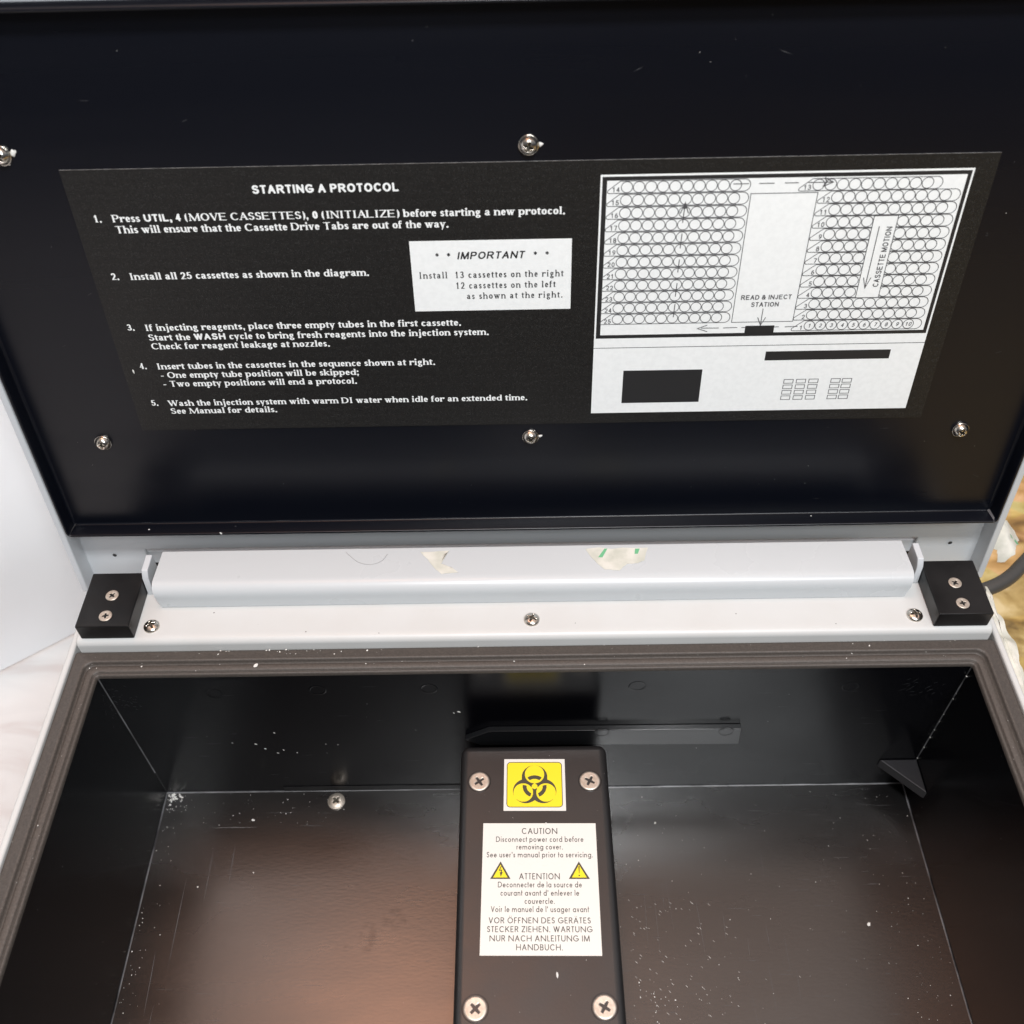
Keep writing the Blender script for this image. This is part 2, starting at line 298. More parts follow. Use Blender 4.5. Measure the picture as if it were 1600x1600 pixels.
# ------------------------------------------------------------------ lettering: pen-stroke alphabets
def arc(cx, cy, rx, ry, a0, a1, n=None):
    n = n or max(4, int(abs(a1 - a0) / 20))
    return [(cx + rx * math.cos(R(a0 + (a1 - a0) * k / n)), cy + ry * math.sin(R(a0 + (a1 - a0) * k / n))) for k in range(n + 1)]
def el(cx=.5, cy=.5, rx=.5, ry=.5): return arc(cx, cy, rx, ry, 90, 450, 18)
BOWL = el()
G = {
 'A': [[(0, 0), (.5, 1), 't'], [(.5, 1), (1, 0)], [(.19, .34), (.81, .34), 't']],
 'B': [[(0, 0), (0, 1)], [(0, 1)] + arc(.55, .76, .37, .24, 90, -90) + [(0, .52)], [(0, .52)] + arc(.6, .26, .4, .26, 90, -90) + [(0, 0)]],
 'C': [arc(.55, .5, .55, .5, 48, 312)],
 'D': [[(0, 0), (0, 1)], [(0, 1)] + arc(.4, .5, .6, .5, 90, -90) + [(0, 0)]],
 'E': [[(0, 0), (0, 1)], [(0, 1), (.95, 1)], [(0, .52), (.82, .52)], [(0, 0), (1, 0)]],
 'F': [[(0, 0), (0, 1)], [(0, 1), (1, 1)], [(0, .5), (.8, .5)]],
 'G': [arc(.53, .5, .53, .5, 48, 345), [(.55, .45), (1, .45), (1, .2)]],
 'H': [[(0, 0), (0, 1)], [(1, 0), (1, 1)], [(0, .52), (1, .52)]],
 'I': [[(.5, 0), (.5, 1)]],
 'J': [[(.9, 1), (.9, .3)] + arc(.5, .3, .4, .3, 0, -170)],
 'K': [[(0, 0), (0, 1)], [(.95, 1), (.03, .4)], [(.3, .6), (1, 0)]],
 'L': [[(0, 1), (0, 0)], [(0, 0), (1, 0)]],
 'M': [[(0, 0), (.06, 1), 't'], [(.06, 1), (.5, 0)], [(.5, 0), (.94, 1), 't'], [(.94, 1), (1, 0)]],
 'N': [[(0, 0), (0, 1), 't'], [(0, 1), (1, 0)], [(1, 0), (1, 1), 't']],
 'O': [BOWL], 'P': [[(0, 0), (0, 1)], [(0, 1)] + arc(.58, .74, .42, .26, 90, -90) + [(0, .48)]],
 'R': [[(0, 0), (0, 1)], [(0, 1)] + arc(.55, .75, .4, .25, 90, -90) + [(0, .5)], [(.5, .5), (1, 0)]],
 'S': [arc(.5, .76, .45, .24, 25, 270)[:-1] + arc(.5, .26, .5, .26, 90, -155)],
 'T': [[(.5, 0), (.5, 1)], [(0, 1), (1, 1)]],
 'U': [[(0, 1), (0, .36)] + arc(.5, .36, .5, .36, 180, 360) + [(1, 1)]],
 'V': [[(0, 1), (.5, 0)], [(.5, 0), (1, 1), 't']],
 'W': [[(0, 1), (.26, 0)], [(.26, 0), (.5, 1), 't'], [(.5, 1), (.74, 0)], [(.74, 0), (1, 1), 't']],
 'Z': [[(0, 1), (1, 1)], [(1, 1), (0, 0)], [(0, 0), (1, 0)]],
 '0': [BOWL], '1': [[(.55, 0), (.55, 1)], [(.55, 1), (.1, .76), 't']],
 '2': [arc(.48, .7, .46, .3, 165, -35) + [(0, 0)], [(0, 0), (1, 0)]],
 '3': [arc(.46, .75, .42, .25, 150, -90) , arc(.46, .26, .52, .26, 90, -155)],
 '4': [[(.74, 0), (.74, 1)], [(.74, 1), (0, .28), 't'], [(0, .28), (1, .28)]],
 '5': [[(.9, 1), (.2, 1), (.1, .5)], arc(.45, .32, .54, .32, 125, -150)],
 '6': [el(.5, .31, .48, .31), arc(.9, .31, .88, .69, 180, 100)],
 '7': [[(0, 1), (1, 1), (.4, 0)]],
 '8': [el(.5, .76, .42, .24), el(.5, .27, .5, .27)],
 '9': [el(.5, .69, .48, .31), arc(.1, .69, .88, .69, 0, -80)],
 'a': [BOWL, [(1, 0), (1, 1)]], 'b': [[(0, 0), (0, 1.5)], BOWL], 'c': [arc(.55, .5, .55, .5, 45, 315)],
 'd': [BOWL, [(1, 0), (1, 1.5)]], 'e': [arc(.5, .5, .5, .5, 0, 318), [(0, .52), (1, .52), 't']],
 'f': [[(.2, 0), (.2, 1.2)] + arc(1.6, 1.2, 1.4, .3, 180, 75), [(-.7, 1), (1.7, 1)]],
 'g': [BOWL, [(1, 1), (1, -.1)] + arc(.5, -.1, .5, .35, 0, -150)],
 'h': [[(0, 0), (0, 1.5)], arc(.5, .5, .5, .5, 180, 0) + [(1, 0)]],
 'i': [[(.5, 0), (.5, 1)], [(.5, 1.42), (.5, 1.44), 'd']],
 'j': [[(.7, 1), (.7, -.2)] + arc(.3, -.2, .4, .25, 0, -130), [(.7, 1.42), (.7, 1.44), 'd']],
 'k': [[(0, 0), (0, 1.5)], [(.9, 1), (.05, .42), 't'], [(.3, .6), (1, 0)]],
 'l': [[(.5, 0), (.5, 1.5)]],
 'm': [[(0, 0), (0, 1)], arc(.25, .55, .25, .45, 180, 0) + [(.5, 0)], arc(.75, .55, .25, .45, 180, 0) + [(1, 0)]],
 'n': [[(0, 0), (0, 1)], arc(.5, .5, .5, .5, 180, 0) + [(1, 0)]],
 'o': [BOWL], 'p': [[(0, -.45), (0, 1)], BOWL],
 'q': [BOWL, [(1, 1), (1, -.45)]], 'x': [[(0, 1), (1, 0)], [(0, 0), (1, 1), 't']],
 'r': [[(0, 0), (0, 1)], arc(.75, .4, .75, .6, 180, 80)],
 's': [arc(.5, .75, .45, .25, 25, 270)[:-1] + arc(.5, .25, .5, .25, 90, -155)],
 't': [[(.4, 0), (.4, 1.36)], [(-.9, 1), (1.9, 1)]],
 'u': [[(0, 1), (0, .45)] + arc(.5, .45, .5, .45, 180, 360), [(1, 1), (1, 0)]],
 'v': [[(0, 1), (.5, 0)], [(.5, 0), (1, 1), 't']],
 'w': [[(0, 1), (.27, 0)], [(.27, 0), (.5, 1), 't'], [(.5, 1), (.73, 0)], [(.73, 0), (1, 1), 't']],
 'y': [[(0, 1), (.5, 0)], [(1, 1), (.25, -.45), 't']],
 'z': [[(0, 1), (1, 1)], [(1, 1), (0, 0)], [(0, 0), (1, 0)]],
 '.': [[(.5, .01), (.5, .03), 'd']], ',': [[(.5, .02), (.5, .03), 'd'], [(.55, .0), (.35, -.25), 't']],
 ';': [[(.5, .02), (.5, .03), 'd'], [(.55, .0), (.35, -.25), 't'], [(.5, .62), (.5, .64), 'd']],
 "'": [[(.5, 1), (.5, .75)]], '-': [[(0, .32), (1, .32)]],
 '(': [arc(1.0, .42, 1.0, .68, 125, 235)], ')': [arc(0, .42, 1.0, .68, 55, -55)],
 '&': [arc(.42, .78, .26, .22, -60, 230) + [(.9, 0)], [(.3, .58)] + arc(.4, .26, .4, .26, 120, 330) + [(.95, .5)]],
 '*': [[(.5, .5), (.5, 1)], [(-.15, .63), (1.15, .87)], [(-.15, .87), (1.15, .63)]],
 '!': [[(.5, 1), (.5, .35)], [(.5, .03), (.5, .05), 'd']],
}
GT = dict(G)   # serif shapes that differ
GT['a'] = [arc(.42, .72, .36, .28, 160, 0) + [(.78, .15), (.84, .02), (1, .06)], el(.38, .27, .38, .27)]
GT['g'] = [el(.42, .68, .38, .32), [(.72, .9), (1, .98), 't'], [(.22, .42), (.12, .2), (.3, .1), (.7, .05), 't'], el(.48, -.2, .46, .24)]
GT['t'] = [[(.4, 1.3), (.4, .2)] + arc(.72, .2, .32, .2, 180, 300), [(0, 1), (.95, 1), 't']]
GT['r'] = [[(0, 0), (0, 1)], arc(.95, .45, .95, .55, 180, 80), [(1.15, .86), (1.16, .9), 'd']]
GT['t'] = [[(.35, 1.25), (.35, .2)] + arc(.9, .2, .55, .2, 180, 290), [(-.55, 1), (1.6, 1), 'b']]
GT['f'] = [[(.15, 0), (.15, 1.2)] + arc(.9, 1.2, .75, .3, 180, 60), [(-.6, 1), (1.35, 1), 'b']]
GT['('] = [arc(1.5, .42, 1.6, .74, 128, 232) + ['t'], arc(1.5, .42, 1.6, .74, 150, 210)]
GT[')'] = [arc(-.5, .42, 1.6, .74, 52, -52) + ['t'], arc(-.5, .42, 1.6, .74, 30, -30)]
GT['-'] = [[(-.4, .34), (1.4, .34), 'b']]
SER = {'A': '0,0 1,0', 'B': '0,0l 0,1l', 'D': '0,0l 0,1l', 'E': '0,0l 0,1l', 'F': '0,0 0,1l', 'H': '0,0 0,1 1,0 1,1', 'I': '.5,0 .5,1', 'K': '0,0 0,1 1,0 .95,1',
       'L': '0,0l 0,1', 'M': '0,0 .06,1l 1,0 .94,1r', 'N': '0,0 0,1l 1,1', 'P': '0,0 0,1l', 'R': '0,0 0,1l 1,0r', 'T': '.5,0', 'U': '0,1 1,1', 'V': '0,1 1,1', 'W': '0,1 .5,1 1,1',
       'b': '0,1.5l', 'd': '1,1.5l 1,0r', 'f': '.15,0', 'h': '0,1.5l 0,0 1,0', 'i': '.5,1l .5,0', 'k': '0,1.5l 0,0 1,0 .9,1', 'l': '.5,1.5l .5,0', 'm': '0,1l 0,0 .5,0 1,0',
       'n': '0,1l 0,0 1,0', 'p': '0,1l 0,-.45', 'q': '1,-.45', 'x': '0,1 1,1 0,0 1,0', 'r': '0,1l 0,0', 'u': '0,1l 1,1l 1,0r', 'v': '0,1 1,1', 'w': '0,1 .5,1 1,1', 'y': '0,1 1,1', '1': '.55,0', '4': '.74,0', 'j': '.7,1l'}
TW = dict(zip('abcdefghijklmnopqrstuvwxyz', [500, 556, 444, 556, 444, 333, 500, 556, 278, 333, 556, 278, 833, 556, 500, 556, 556, 444, 389, 333, 556, 500, 722, 500, 500, 444]))
TW.update(dict(zip('ABCDEFGHIJKLMNOPQRSTUVWXYZ', [722, 667, 722, 722, 667, 611, 778, 778, 389, 500, 778, 667, 944, 722, 778, 611, 778, 722, 556, 667, 722, 722, 1000, 722, 722, 667])))
HW = dict(zip('ABCDEFGHIJKLMNOPQRSTUVWXYZ', [722, 722, 722, 722, 667, 611, 778, 722, 278, 556, 722, 611, 833, 722, 778, 667, 778, 722, 667, 611, 722, 667, 944, 667, 667, 611]))
FW = dict(zip('abcdefghijklmnopqrstuvwxyz', [600, 610, 480, 610, 560, 300, 610, 540, 230, 230, 500, 230, 850, 540, 590, 610, 610, 350, 400, 290, 530, 480, 720, 480, 460, 440]))
FW.update(dict(zip('ABCDEFGHIJKLMNOPQRSTUVWXYZ', [700, 570, 720, 740, 520, 480, 800, 730, 240, 400, 640, 440, 830, 780, 800, 530, 800, 580, 510, 470, 660, 650, 900, 640, 600, 580])))
for d_, dg in ((TW, 500), (HW, 556), (FW, 560)):
    for c in '0123456789': d_[c] = dg
    d_.update({'.': 250, ',': 250, ';': 280, "'": 230, '(': 333, ')': 333, '-': 333, ' ': 260, '*': 420, '&': 740, '!': 280})
FONTS = {  # glyphs, widths, em/cap, pen rx, ry, x-height, ascender, descender scale, side bearing
 'serif_bold': (GT, TW, 676, .110, .047, .71, 1.03, .05),
 'serif': (GT, TW, 676, .092, .044, .68, 1.0, .075),
 'sans_bold': (G, HW, 718, .122, .104, .73, 1.0, .075),
 'sans': (G, HW, 718, .078, .068, .73, 1.0, .085),
 'sans_med': (G, HW, 718, .098, .086, .73, 1.0, .08),
 'geo': (G, FW, 700, .068, .062, .66, 1.05, .10),
}
CACHE = {}
def hull(P):
    P = sorted(set((round(x, 6), round(y, 6)) for x, y in P))
    def half(Q):
        h = []
        for q in Q:
            while len(h) > 1 and (h[-1][0] - h[-2][0]) * (q[1] - h[-2][1]) - (h[-1][1] - h[-2][1]) * (q[0] - h[-2][0]) <= 1e-12: h.pop()
            h.append(q)
        return h
    a = half(P); b_ = half(P[::-1]); return a[:-1] + b_[:-1]
def union(polys):
    V = []; F = []
    for P in polys:
        k = len(V); V += [Vector(q) for q in P]; F.append(list(range(k, k + len(P))))
    vo, eo, fo, ov, oe, of = delaunay_2d_cdt(V, [], F, 0, 1e-6)
    T = []
    for f, og in zip(fo, of):
        if og:
            a, b_, c = [vo[i] for i in f[:3]]
            s = (b_.x - a.x) * (c.y - a.y) - (b_.y - a.y) * (c.x - a.x)
            T.append(tuple(f) if s > 0 else tuple(reversed(f)))
    return [(q.x, q.y) for q in vo], T
def glyph(font, ch):
    k = (font, ch)
    if k in CACHE: return CACHE[k]
    gl, wd, em, rx, ry, xh, asc, sb = FONTS[font]
    uml = {'Ö': 'O', 'Ä': 'A'}.get(ch)
    base = uml or ch
    adv = wd[base] / em
    if ch == ' ': CACHE[k] = (adv, [], []); return CACHE[k]
    low = base.islower(); H = xh if low else 1.0
    x0, x1 = sb + rx, adv - sb - rx
    if x1 < x0: x0 = x1 = adv / 2
    def mp(p):
        x, y = p
        X = x0 + x * (x1 - x0)
        if low:
            if y > 1: Y = xh - ry + (y - 1) / .5 * (asc - xh)
            elif y < 0: Y = ry + y * xh * .95
            else: Y = ry + y * (xh - 2 * ry)
        else: Y = ry + y * (1 - 2 * ry)
        return X, Y
    polys = []
    def pen(p, a, b_): return [(p[0] + a * math.cos(2 * math.pi * t / 8 + math.pi / 8) * 1.06, p[1] + b_ * math.sin(2 * math.pi * t / 8 + math.pi / 8) * 1.06) for t in range(8)]
    for st in gl[base]:
        a, b_ = rx, ry; pts = st
        if isinstance(st[-1], str):
            pts = st[:-1]
            if st[-1] == 't' and font.startswith('serif'): a, b_ = ry * 1.15, ry
            if st[-1] == 'b' and font.startswith('serif'): a, b_ = ry * 1.2, ry * 1.25
            if st[-1] == 'd': a = b_ = max(rx, ry) * 1.12
        Q = [mp(p) for p in pts]
        for i in range(len(Q) - 1):
            if (abs(Q[i][0] - Q[i + 1][0]) + abs(Q[i][1] - Q[i + 1][1])) < 1e-6: continue
            polys.append(hull(pen(Q[i], a, b_) + pen(Q[i + 1], a, b_)))
    if uml:
        for dx in (-.14, .14): polys.append(pen(((x0 + x1) / 2 + dx, 1.19), .06, .06))
    if font.startswith('serif') and base in SER:
        hs = rx + .052
        for s in SER[base].split():
            kd = s[-1] if s[-1] in 'lr' else 'b'
            xx, yy = s.rstrip('lr').split(','); X, Y = mp((float(xx), float(yy)))
            l_ = X - (hs if kd in 'bl' else 0); r_ = X + (hs if kd in 'br' else 0)
            t = ry * .95
            polys.append([(l_, Y - t), (r_, Y - t), (r_, Y + t), (l_, Y + t)])
    v, t = union(polys)
    CACHE[k] = (adv, v, t); return CACHE[k]
def text_tris(runs, cap, width=None, shear=0.0, track=0.0):
    """runs: [(font, string)]; returns verts, tris (origin at left of baseline), total width"""
    if isinstance(runs, tuple): runs = [runs]
    X = 0; items = []
    for font, s in runs:
        for ch in s:
            adv, v, t = glyph(font, ch)
            if v: items.append((X, v, t))
            X += adv + track
    sx = cap if width is None else width / X
    V = []; T = []
    for ox, v, t in items:
        k = len(V)
        V += [((ox + x) * sx + shear * y * cap, y * cap) for x, y in v]
        T += [tuple(i + k for i in f) for f in t]
    return V, T, X * sx

class Sheet:
    """flat printing: everything in millimetres on a plane, fn(u, v, lift) -> world"""
    def __init__(s, fn): s.fn = fn; s.mb = MB(); s.k = 0
    def lift(s, base): s.k += 1; return base + (s.k % 9) * .003
    def poly(s, pts, mi, base=.1):
        h = s.lift(base); s.mb.add([s.fn(u, v, h) for u, v in pts], [tuple(range(len(pts)))], mi)
    def tris(s, V, T, mi, base=.16):
        h = s.lift(base); s.mb.add([s.fn(u, v, h) for u, v in V], T, mi)
    def text(s, runs, u, v, cap, mi, width=None, align='l', shear=0, rot=0, track=0, base=.16, up=-1):
        V, T, W = text_tris(runs, cap, width, shear, track)
        ox = {'l': 0, 'c': -W / 2, 'r': -W}[align]; c, n = math.cos(rot), math.sin(rot)
        P = [(u + (x + ox) * c - y * n, v + up * ((x + ox) * n + y * c)) for x, y in V]
        s.tris(P, T, mi, base)
    def stroke(s, pts, wd, mi, closed=False, base=.13):
        n = len(pts); h = s.lift(base); O = []; I = []
        for i in range(n):
            p = Vector(pts[i]); a = Vector(pts[(i - 1) % n]) if (closed or i) else None; b_ = Vector(pts[(i + 1) % n]) if (closed or i < n - 1) else None
            d1 = (p - a).normalized() if a is not None else None; d2 = (b_ - p).normalized() if b_ is not None else None
            d = ((d1 or Vector((0, 0))) + (d2 or Vector((0, 0)))); d = d.normalized() if d.length > 1e-6 else (d1 or d2)
            nn = Vector((-d.y, d.x)); ref = d1 or d2
            k = 1 / max(.5, abs(nn.dot(Vector((-ref.y, ref.x)))))
            O.append(p + nn * wd / 2 * k); I.append(p - nn * wd / 2 * k)
        V = [s.fn(q.x, q.y, h) for q in O + I]
        F = [(i, (i + 1) % n, (i + 1) % n + n, i + n) for i in range(n if closed else n - 1)]
        s.mb.add(V, F, mi)
    def rect(s, u0, u1, v0, v1, mi, base=.1): s.poly([(u0, v0), (u1, v0), (u1, v1), (u0, v1)], mi, base)

# ================================================================== THE SETTING
TZ = -0.160
mb = MB(); mb.add([(-1.6, -1.2, TZ), (0.0, -1.2, TZ), (0.0, 1.4, TZ), (-1.6, 1.4, TZ)], [(0, 1, 2, 3)])
tag(mb.build('table_top', M['marble']), 'white veined marble table top left of the instrument', 'table', kind='structure')
mb = MB(); mb.add([(0.0, -1.2, TZ - .006), (1.6, -1.2, TZ - .006), (1.6, 1.4, TZ - .006), (0.0, 1.4, TZ - .006)], [(0, 1, 2, 3)])
tag(mb.build('wooden_board', M['wood']), 'golden wooden strand board surface right of the instrument', 'board', kind='structure')
# white cloth hung behind, with soft folds
mb = MB(); NX, NZ = 90, 16; A0 = Vector((-.3462, .1095)); DR = Vector((.810, .586)); NR = Vector((.586, -.810))
V = []
for j in range(NZ + 1):
    z = TZ + .0025 + .46 * (j / NZ)
    for i in range(NX + 1):
        s_ = -1.0 + 1.9 * i / NX; t = j / NZ
        off = .022 * math.sin(s_ * 9 + 1.3 + t * 2) * min(1, t * 4) + .005 * math.sin(s_ * 23 + t * 5) * min(1, t * 4) + .004 * (1 - t) ** 20
        q = A0 + DR * s_ + NR * off; V.append((q.x, q.y, z))
F = [(j * (NX + 1) + i, j * (NX + 1) + i + 1, (j + 1) * (NX + 1) + i + 1, (j + 1) * (NX + 1) + i) for j in range(NZ) for i in range(NX)]
mb.add(V, F, 0, True)
tag(mb.build('backdrop', M['cloth']), 'white cloth backdrop standing behind the marble table', 'backdrop', kind='structure')

# ================================================================== THE INSTRUMENT
root = bpy.data.objects.new('laboratory_instrument', None); col.objects.link(root)
root.location = (0, -.1, TZ); root.empty_display_size = .05
WM[root.name] = Matrix.Translation((0, -.1, TZ))
tag(root, 'white benchtop laboratory instrument with its lid raised, black lined well and printed instruction panel', 'instrument')

# case: side walls, front and back
mb = MB()
mb.box(-.2166, -.2136, -.262, .052, TZ, .0012)
mb.box(.2136, .2166, -.262, .052, TZ, .0012)
mb.box(-.2136, .2136, -.262, -.2562, TZ, .0012)
mb.box(-.2136, .2136, .047, .052, TZ, -.02)
case = mb.build('case', M['white_deck'], root, bevel=.0012)

# rear deck with a rolled front edge
DY0, DZ = .0134, .0070
prof = [(.052, DZ), (.0182, DZ)]
for k in range(1, 9):
    t = R(90 + 90 * k / 8); prof.append((.0168 + .0034 * math.cos(t), DZ - .0034 + .0034 * math.sin(t)))
prof += [(DY0, -.004), (.0150, -.004), (.0150, DZ - .004), (.0178, DZ - .0014), (.052, DZ - .0014)]
mb = MB(); mb.loft([[(x, y, z) for y, z in prof] for x in (-.2112, .2112)], cap0=True, cap1=True)
deck = mb.build('rear_deck', M['white_deck'], root, bevel=.0006, segs=2)

# screws --------------------------------------------------------------
def screw_mesh(name, r, hgt, kind, ang, m_head, recess_w=.17, recess_l=.62, rec_depth=.35):
    mb = MB(); NR_, NA = 26, 72
    def hfun(x, y):
        q = math.hypot(x, y) / r
        if kind == 'pan': z = hgt * (1 - max(0, (q - .25) / .75) ** 2.6) if q < 1 else 0
        elif kind == 'dome': z = hgt * math.sqrt(max(0, 1 - (q * .985) ** 2))
        else: z = hgt * (1 - .9 * max(0, (q - .9) / .1))
        c, s = math.cos(ang), math.sin(ang); X, Y = abs(x * c + y * s) / r, abs(-x * s + y * c) / r
        def slot(a, b_):
            ww = recess_w * (1 - .35 * min(1, a / recess_l))
            e = min((ww - b_) / .05, (recess_l - a) / .09)
            return max(0, min(1, e))
        k = max(slot(X, Y), slot(Y, X)); deep = rec_depth * hgt if kind != 'flat' else .0016
        cone = max(0, 1 - q / .7)
        return z - k * (deep + deep * 1.4 * cone), k
    V = []; F = []; mi = []
    ks = []
    for i in range(NR_ + 1):
        q = r * (i / NR_)
        for j in range(NA):
            t = 2 * math.pi * j / NA; x, y = q * math.cos(t), q * math.sin(t); z, k = hfun(x, y); V.append((x, y, z)); ks.append(k)
    for i in range(NR_):
        for j in range(NA):
            a = i * NA + j; b_ = i * NA + (j + 1) % NA
            f = (a, a + NA, b_ + NA, b_); F.append(f); mi.append(1 if sum(ks[q] for q in f) / 4 > .55 else 0)
    for f, m_ in zip(F, mi): pass
    mb.v = V; mb.f = [list(f) for f in F]; mb.m = mi; mb.sm = [True] * len(F)
    base = -.0012 if kind != 'flat' else -.0012
    k = len(mb.v); ring = [(r * math.cos(2 * math.pi * j / NA), r * math.sin(2 * math.pi * j / NA), base) for j in range(NA)]
    mb.v += ring
    for j in range(NA):
        a = NR_ * NA + j; b_ = NR_ * NA + (j + 1) % NA; mb.f.append([a, k + j, k + (j + 1) % NA, b_]); mb.m.append(0); mb.sm.append(True)
    if kind == 'pan':                        # lock washer under the head
        R2 = r * 1.10; L0 = [[(q * math.cos(2 * math.pi * j / NA), q * math.sin(2 * math.pi * j / NA), z) for j in range(NA)] for q, z in ((r * .98, -.0002), (R2 * .97, -.0002), (R2, -.0005), (R2, -.0014))]
        mb.loft(L0, 0, smooth=True)
    if kind == 'flat':                       # black rim of the countersink
        R2 = r * 1.13; L0 = [[(q * math.cos(2 * math.pi * j / NA), q * math.sin(2 * math.pi * j / NA), z) for j in range(NA)] for q, z in ((r, -.0010), (R2, .00012), (R2 * 1.04, -.0002))]
        mb.loft(L0, 2, smooth=True)
    me_o = mb.build(name, [m_head, M['recess'], M['block']], None, recalc=False)
    return me_o
def place(first, parent, loc, normal=(0, 0, 1), spin=0.0):
    o = first if first.parent is None else first.copy()
    if o is not first: col.objects.link(o)
    attach(o, parent)
    q = Vector(normal).to_track_quat('Z', 'Y').to_matrix().to_4x4()
    o.matrix_basis = Matrix.Translation(loc) @ q @ Matrix.Rotation(spin, 4, 'Z')
    return o
deck_screw = screw_mesh('screw', .0037, .0019, 'dome', R(20), M['screw'])
for x, y, a in ((-.1776, .0219, .2), (-.0002, .0226, .8), (.1772, .0219, 1.3)): place(deck_screw, deck, (x, y, DZ + .0003), spin=a)

# black blocks at the hinge ends --------------------------------------------
def make_block(s):
    mb = MB(); mb.box(min(s * .184, s * .2088), max(s * .184, s * .2088), .0154, .0466, DZ + .0001, .0168)
    return mb.build('bumper_block', M['block'], root, bevel=.0007, segs=2)
blocks = [make_block(-1), make_block(1)]
blk_screw = screw_mesh('screw', .0030, .0002, 'flat', R(35), M['screw_tan'], .19, .52)
for bo, xs in ((blocks[0], -.196), (blocks[1], .1962)):
    for y, a in ((.0331, .3), (.0214, 1.1)): place(blk_screw, bo, (xs, y, .01695), spin=a)

# hinge rail: folded white sheet, rolled front ---------------------------------
rp_ = [(.0565, .0184), (.0392, .0200)]
cy, cz, rad = .0385, .0140, .0060
rp_ = [(.0575, .0188), (.0400, .0200)]
for k in range(1, 11):
    t = R(90 + 90 * k / 10); rp_.append((.0390 + .0060 * math.cos(t), .0140 + .0060 * math.sin(t)))
rp_ += [(.0328, DZ + .0004)]
inner = [(y + .0014 if z < .019 else y + .0003, z - (.0014 if z > .0145 else 0)) for y, z in reversed(rp_)]
def rail_x(y, z, s):   # slanted ends: the top is longer than the foot
    f = max(0, min(1, (z - DZ) / .013))
    return s * (.1752 + .0024 * f)
mb = MB(); P = rp_ + inner
mb.loft([[(rail_x(y, z, s), y, z) for y, z in P] for s in (-1, 1)], cap0=True, cap1=True)
rail = mb.build('hinge_rail', M['white_rail'], root, bevel=.0005, segs=2)

# hinge ears beside the rail
def make_ear(s):
    pts = [(.0538, .0215), (.0442, .0215), (.0419, .0180), (.0406, DZ + .0002), (.0440, DZ + .0002), (.0538, -.004)]
    a, b_ = s * .18385, s * .1808
    mb = MB(); mb.prism(pts, lambda p, q, d: (d, p, q), a, b_)
    return mb.build('hinge_ear', M['white_lid'], root, bevel=.0005, segs=2)
for s in (-1, 1): make_ear(s)

# brown foam gasket around the well mouth ------------------------------------
WY0 = -.212
def gl_(o, z, r):
    return [(x, y, z) for x, y in rr(-.2 - o, .2 + o, WY0 - o, 0 + o, r)]
mb = MB()
mb.loft([gl_(o_, z_, r_) for o_, z_, r_ in ((.0133, -.006, .0012), (.0133, -.0008, .0012), (.0129, -.0002, .0012), (.0120, .0001, .0012), (.0090, .0008, .002), (.0076, .0016, .0036), (.0070, .0018, .0044), (.0065, .0015, .0044), (.0062, .0007, .0043), (.0060, -.0010, .0042),
    (.0055, -.0010, .0040), (.0052, -.0003, .0038), (.0046, -.0001, .0036), (.0026, -.0002, .0030), (.0021, -.0006, .0028), (.0019, -.0016, .0026), (.0015, -.0016, .0024), (.0012, -.0004, .0022), (.0008, .0001, .0020), (.0003, .0001, .0016), (-.0001, -.0005, .0014), (-.0003, -.0012, .0014), (-.0003, -.0021, .0014))], smooth=True)
gasket = mb.build('foam_gasket', M['foam'], root)

# black well ----------------------------------------------------------------
WD = -.1172
mb = MB()
f_ = .00055
def wl(o, z, r): return [(x, y, z) for x, y in rr(-.2 - o, .2 + o, WY0 - o, 0 + o, r, 3)]
mb.loft([wl(.0025, WD - .003, .0006), wl(.0025, -.0020, .0006), wl(0, -.0020, .0006), wl(0, WD + f_, .0006)], 0)
mb.loft([wl(0, WD + f_, .0006), wl(-f_ * .3, WD + f_ * .3, .0006), wl(-f_, WD, .0006)], 1, smooth=True)  # lighter fillet: wear plus painted light along the floor seam
mb.add(wl(-f_, WD, .0006), [tuple(range(len(wl(0, 0, .0006))))], 2)
mb.add(wl(.0025, WD - .003, .0006), [tuple(reversed(range(len(wl(0, 0, .0006)))))], 0)
# worn paint down the two rear corners
for s in (-1, 1):
    mb.add([(s * .19955, -.0001, -.0025), (s * .1999, -.00045, -.0025), (s * .1999, -.00045, -.094), (s * .19955, -.0001, -.094)], [(0, 1, 2, 3)], 1)
# weld marks on the rear wall: shallow pressed rings
def ring(cx, cz, r, y=-.00004):
    n = 20; A_ = []
    for q, yy in ((r, 0), (r * .93, y * 2.2), (r * .84, y * 2.2), (r * .76, 0)):
        A_.append([(cx + q * math.cos(2 * math.pi * k / n), yy, cz + q * math.sin(2 * math.pi * k / n)) for k in range(n)])
    mb.loft(A_, 0, smooth=True)
for cx, cz in ((-.0488, -.015), (.0486, -.0153), (.1488, -.0185), (-.1926, -.0284), (-.150, -.0165), (-.101, -.015), (.1905, -.0275)): ring(cx, cz, .0042)
well = mb.build('well', [M['well'], M['worn'], M['floor']], root, recalc=True)
# flat bar riveted to the rear wall
mb = MB()
pts = [(-.0341, -.0585), (-.0216, -.0505), (.1022, -.0512), (.1030, -.0660), (.098, -.0662), (-.0265, -.0640)]
mb.prism(pts, lambda p, q, d: (p, d, q), -.00005, -.0030)
for cx, cz in ((.0337, -.0527), (.0950, -.0537)):
    n = 20
    mb.loft([[(cx + q * math.cos(2 * math.pi * k / n), yy, cz + q * math.sin(2 * math.pi * k / n)) for k in range(n)] for q, yy in ((.0040, -.0029), (.0038, -.00312), (.0034, -.00312), (.0031, -.0029))], 0, smooth=True)
bar = mb.build('wall_bar', M['bar'], well, bevel=.0004, segs=2)
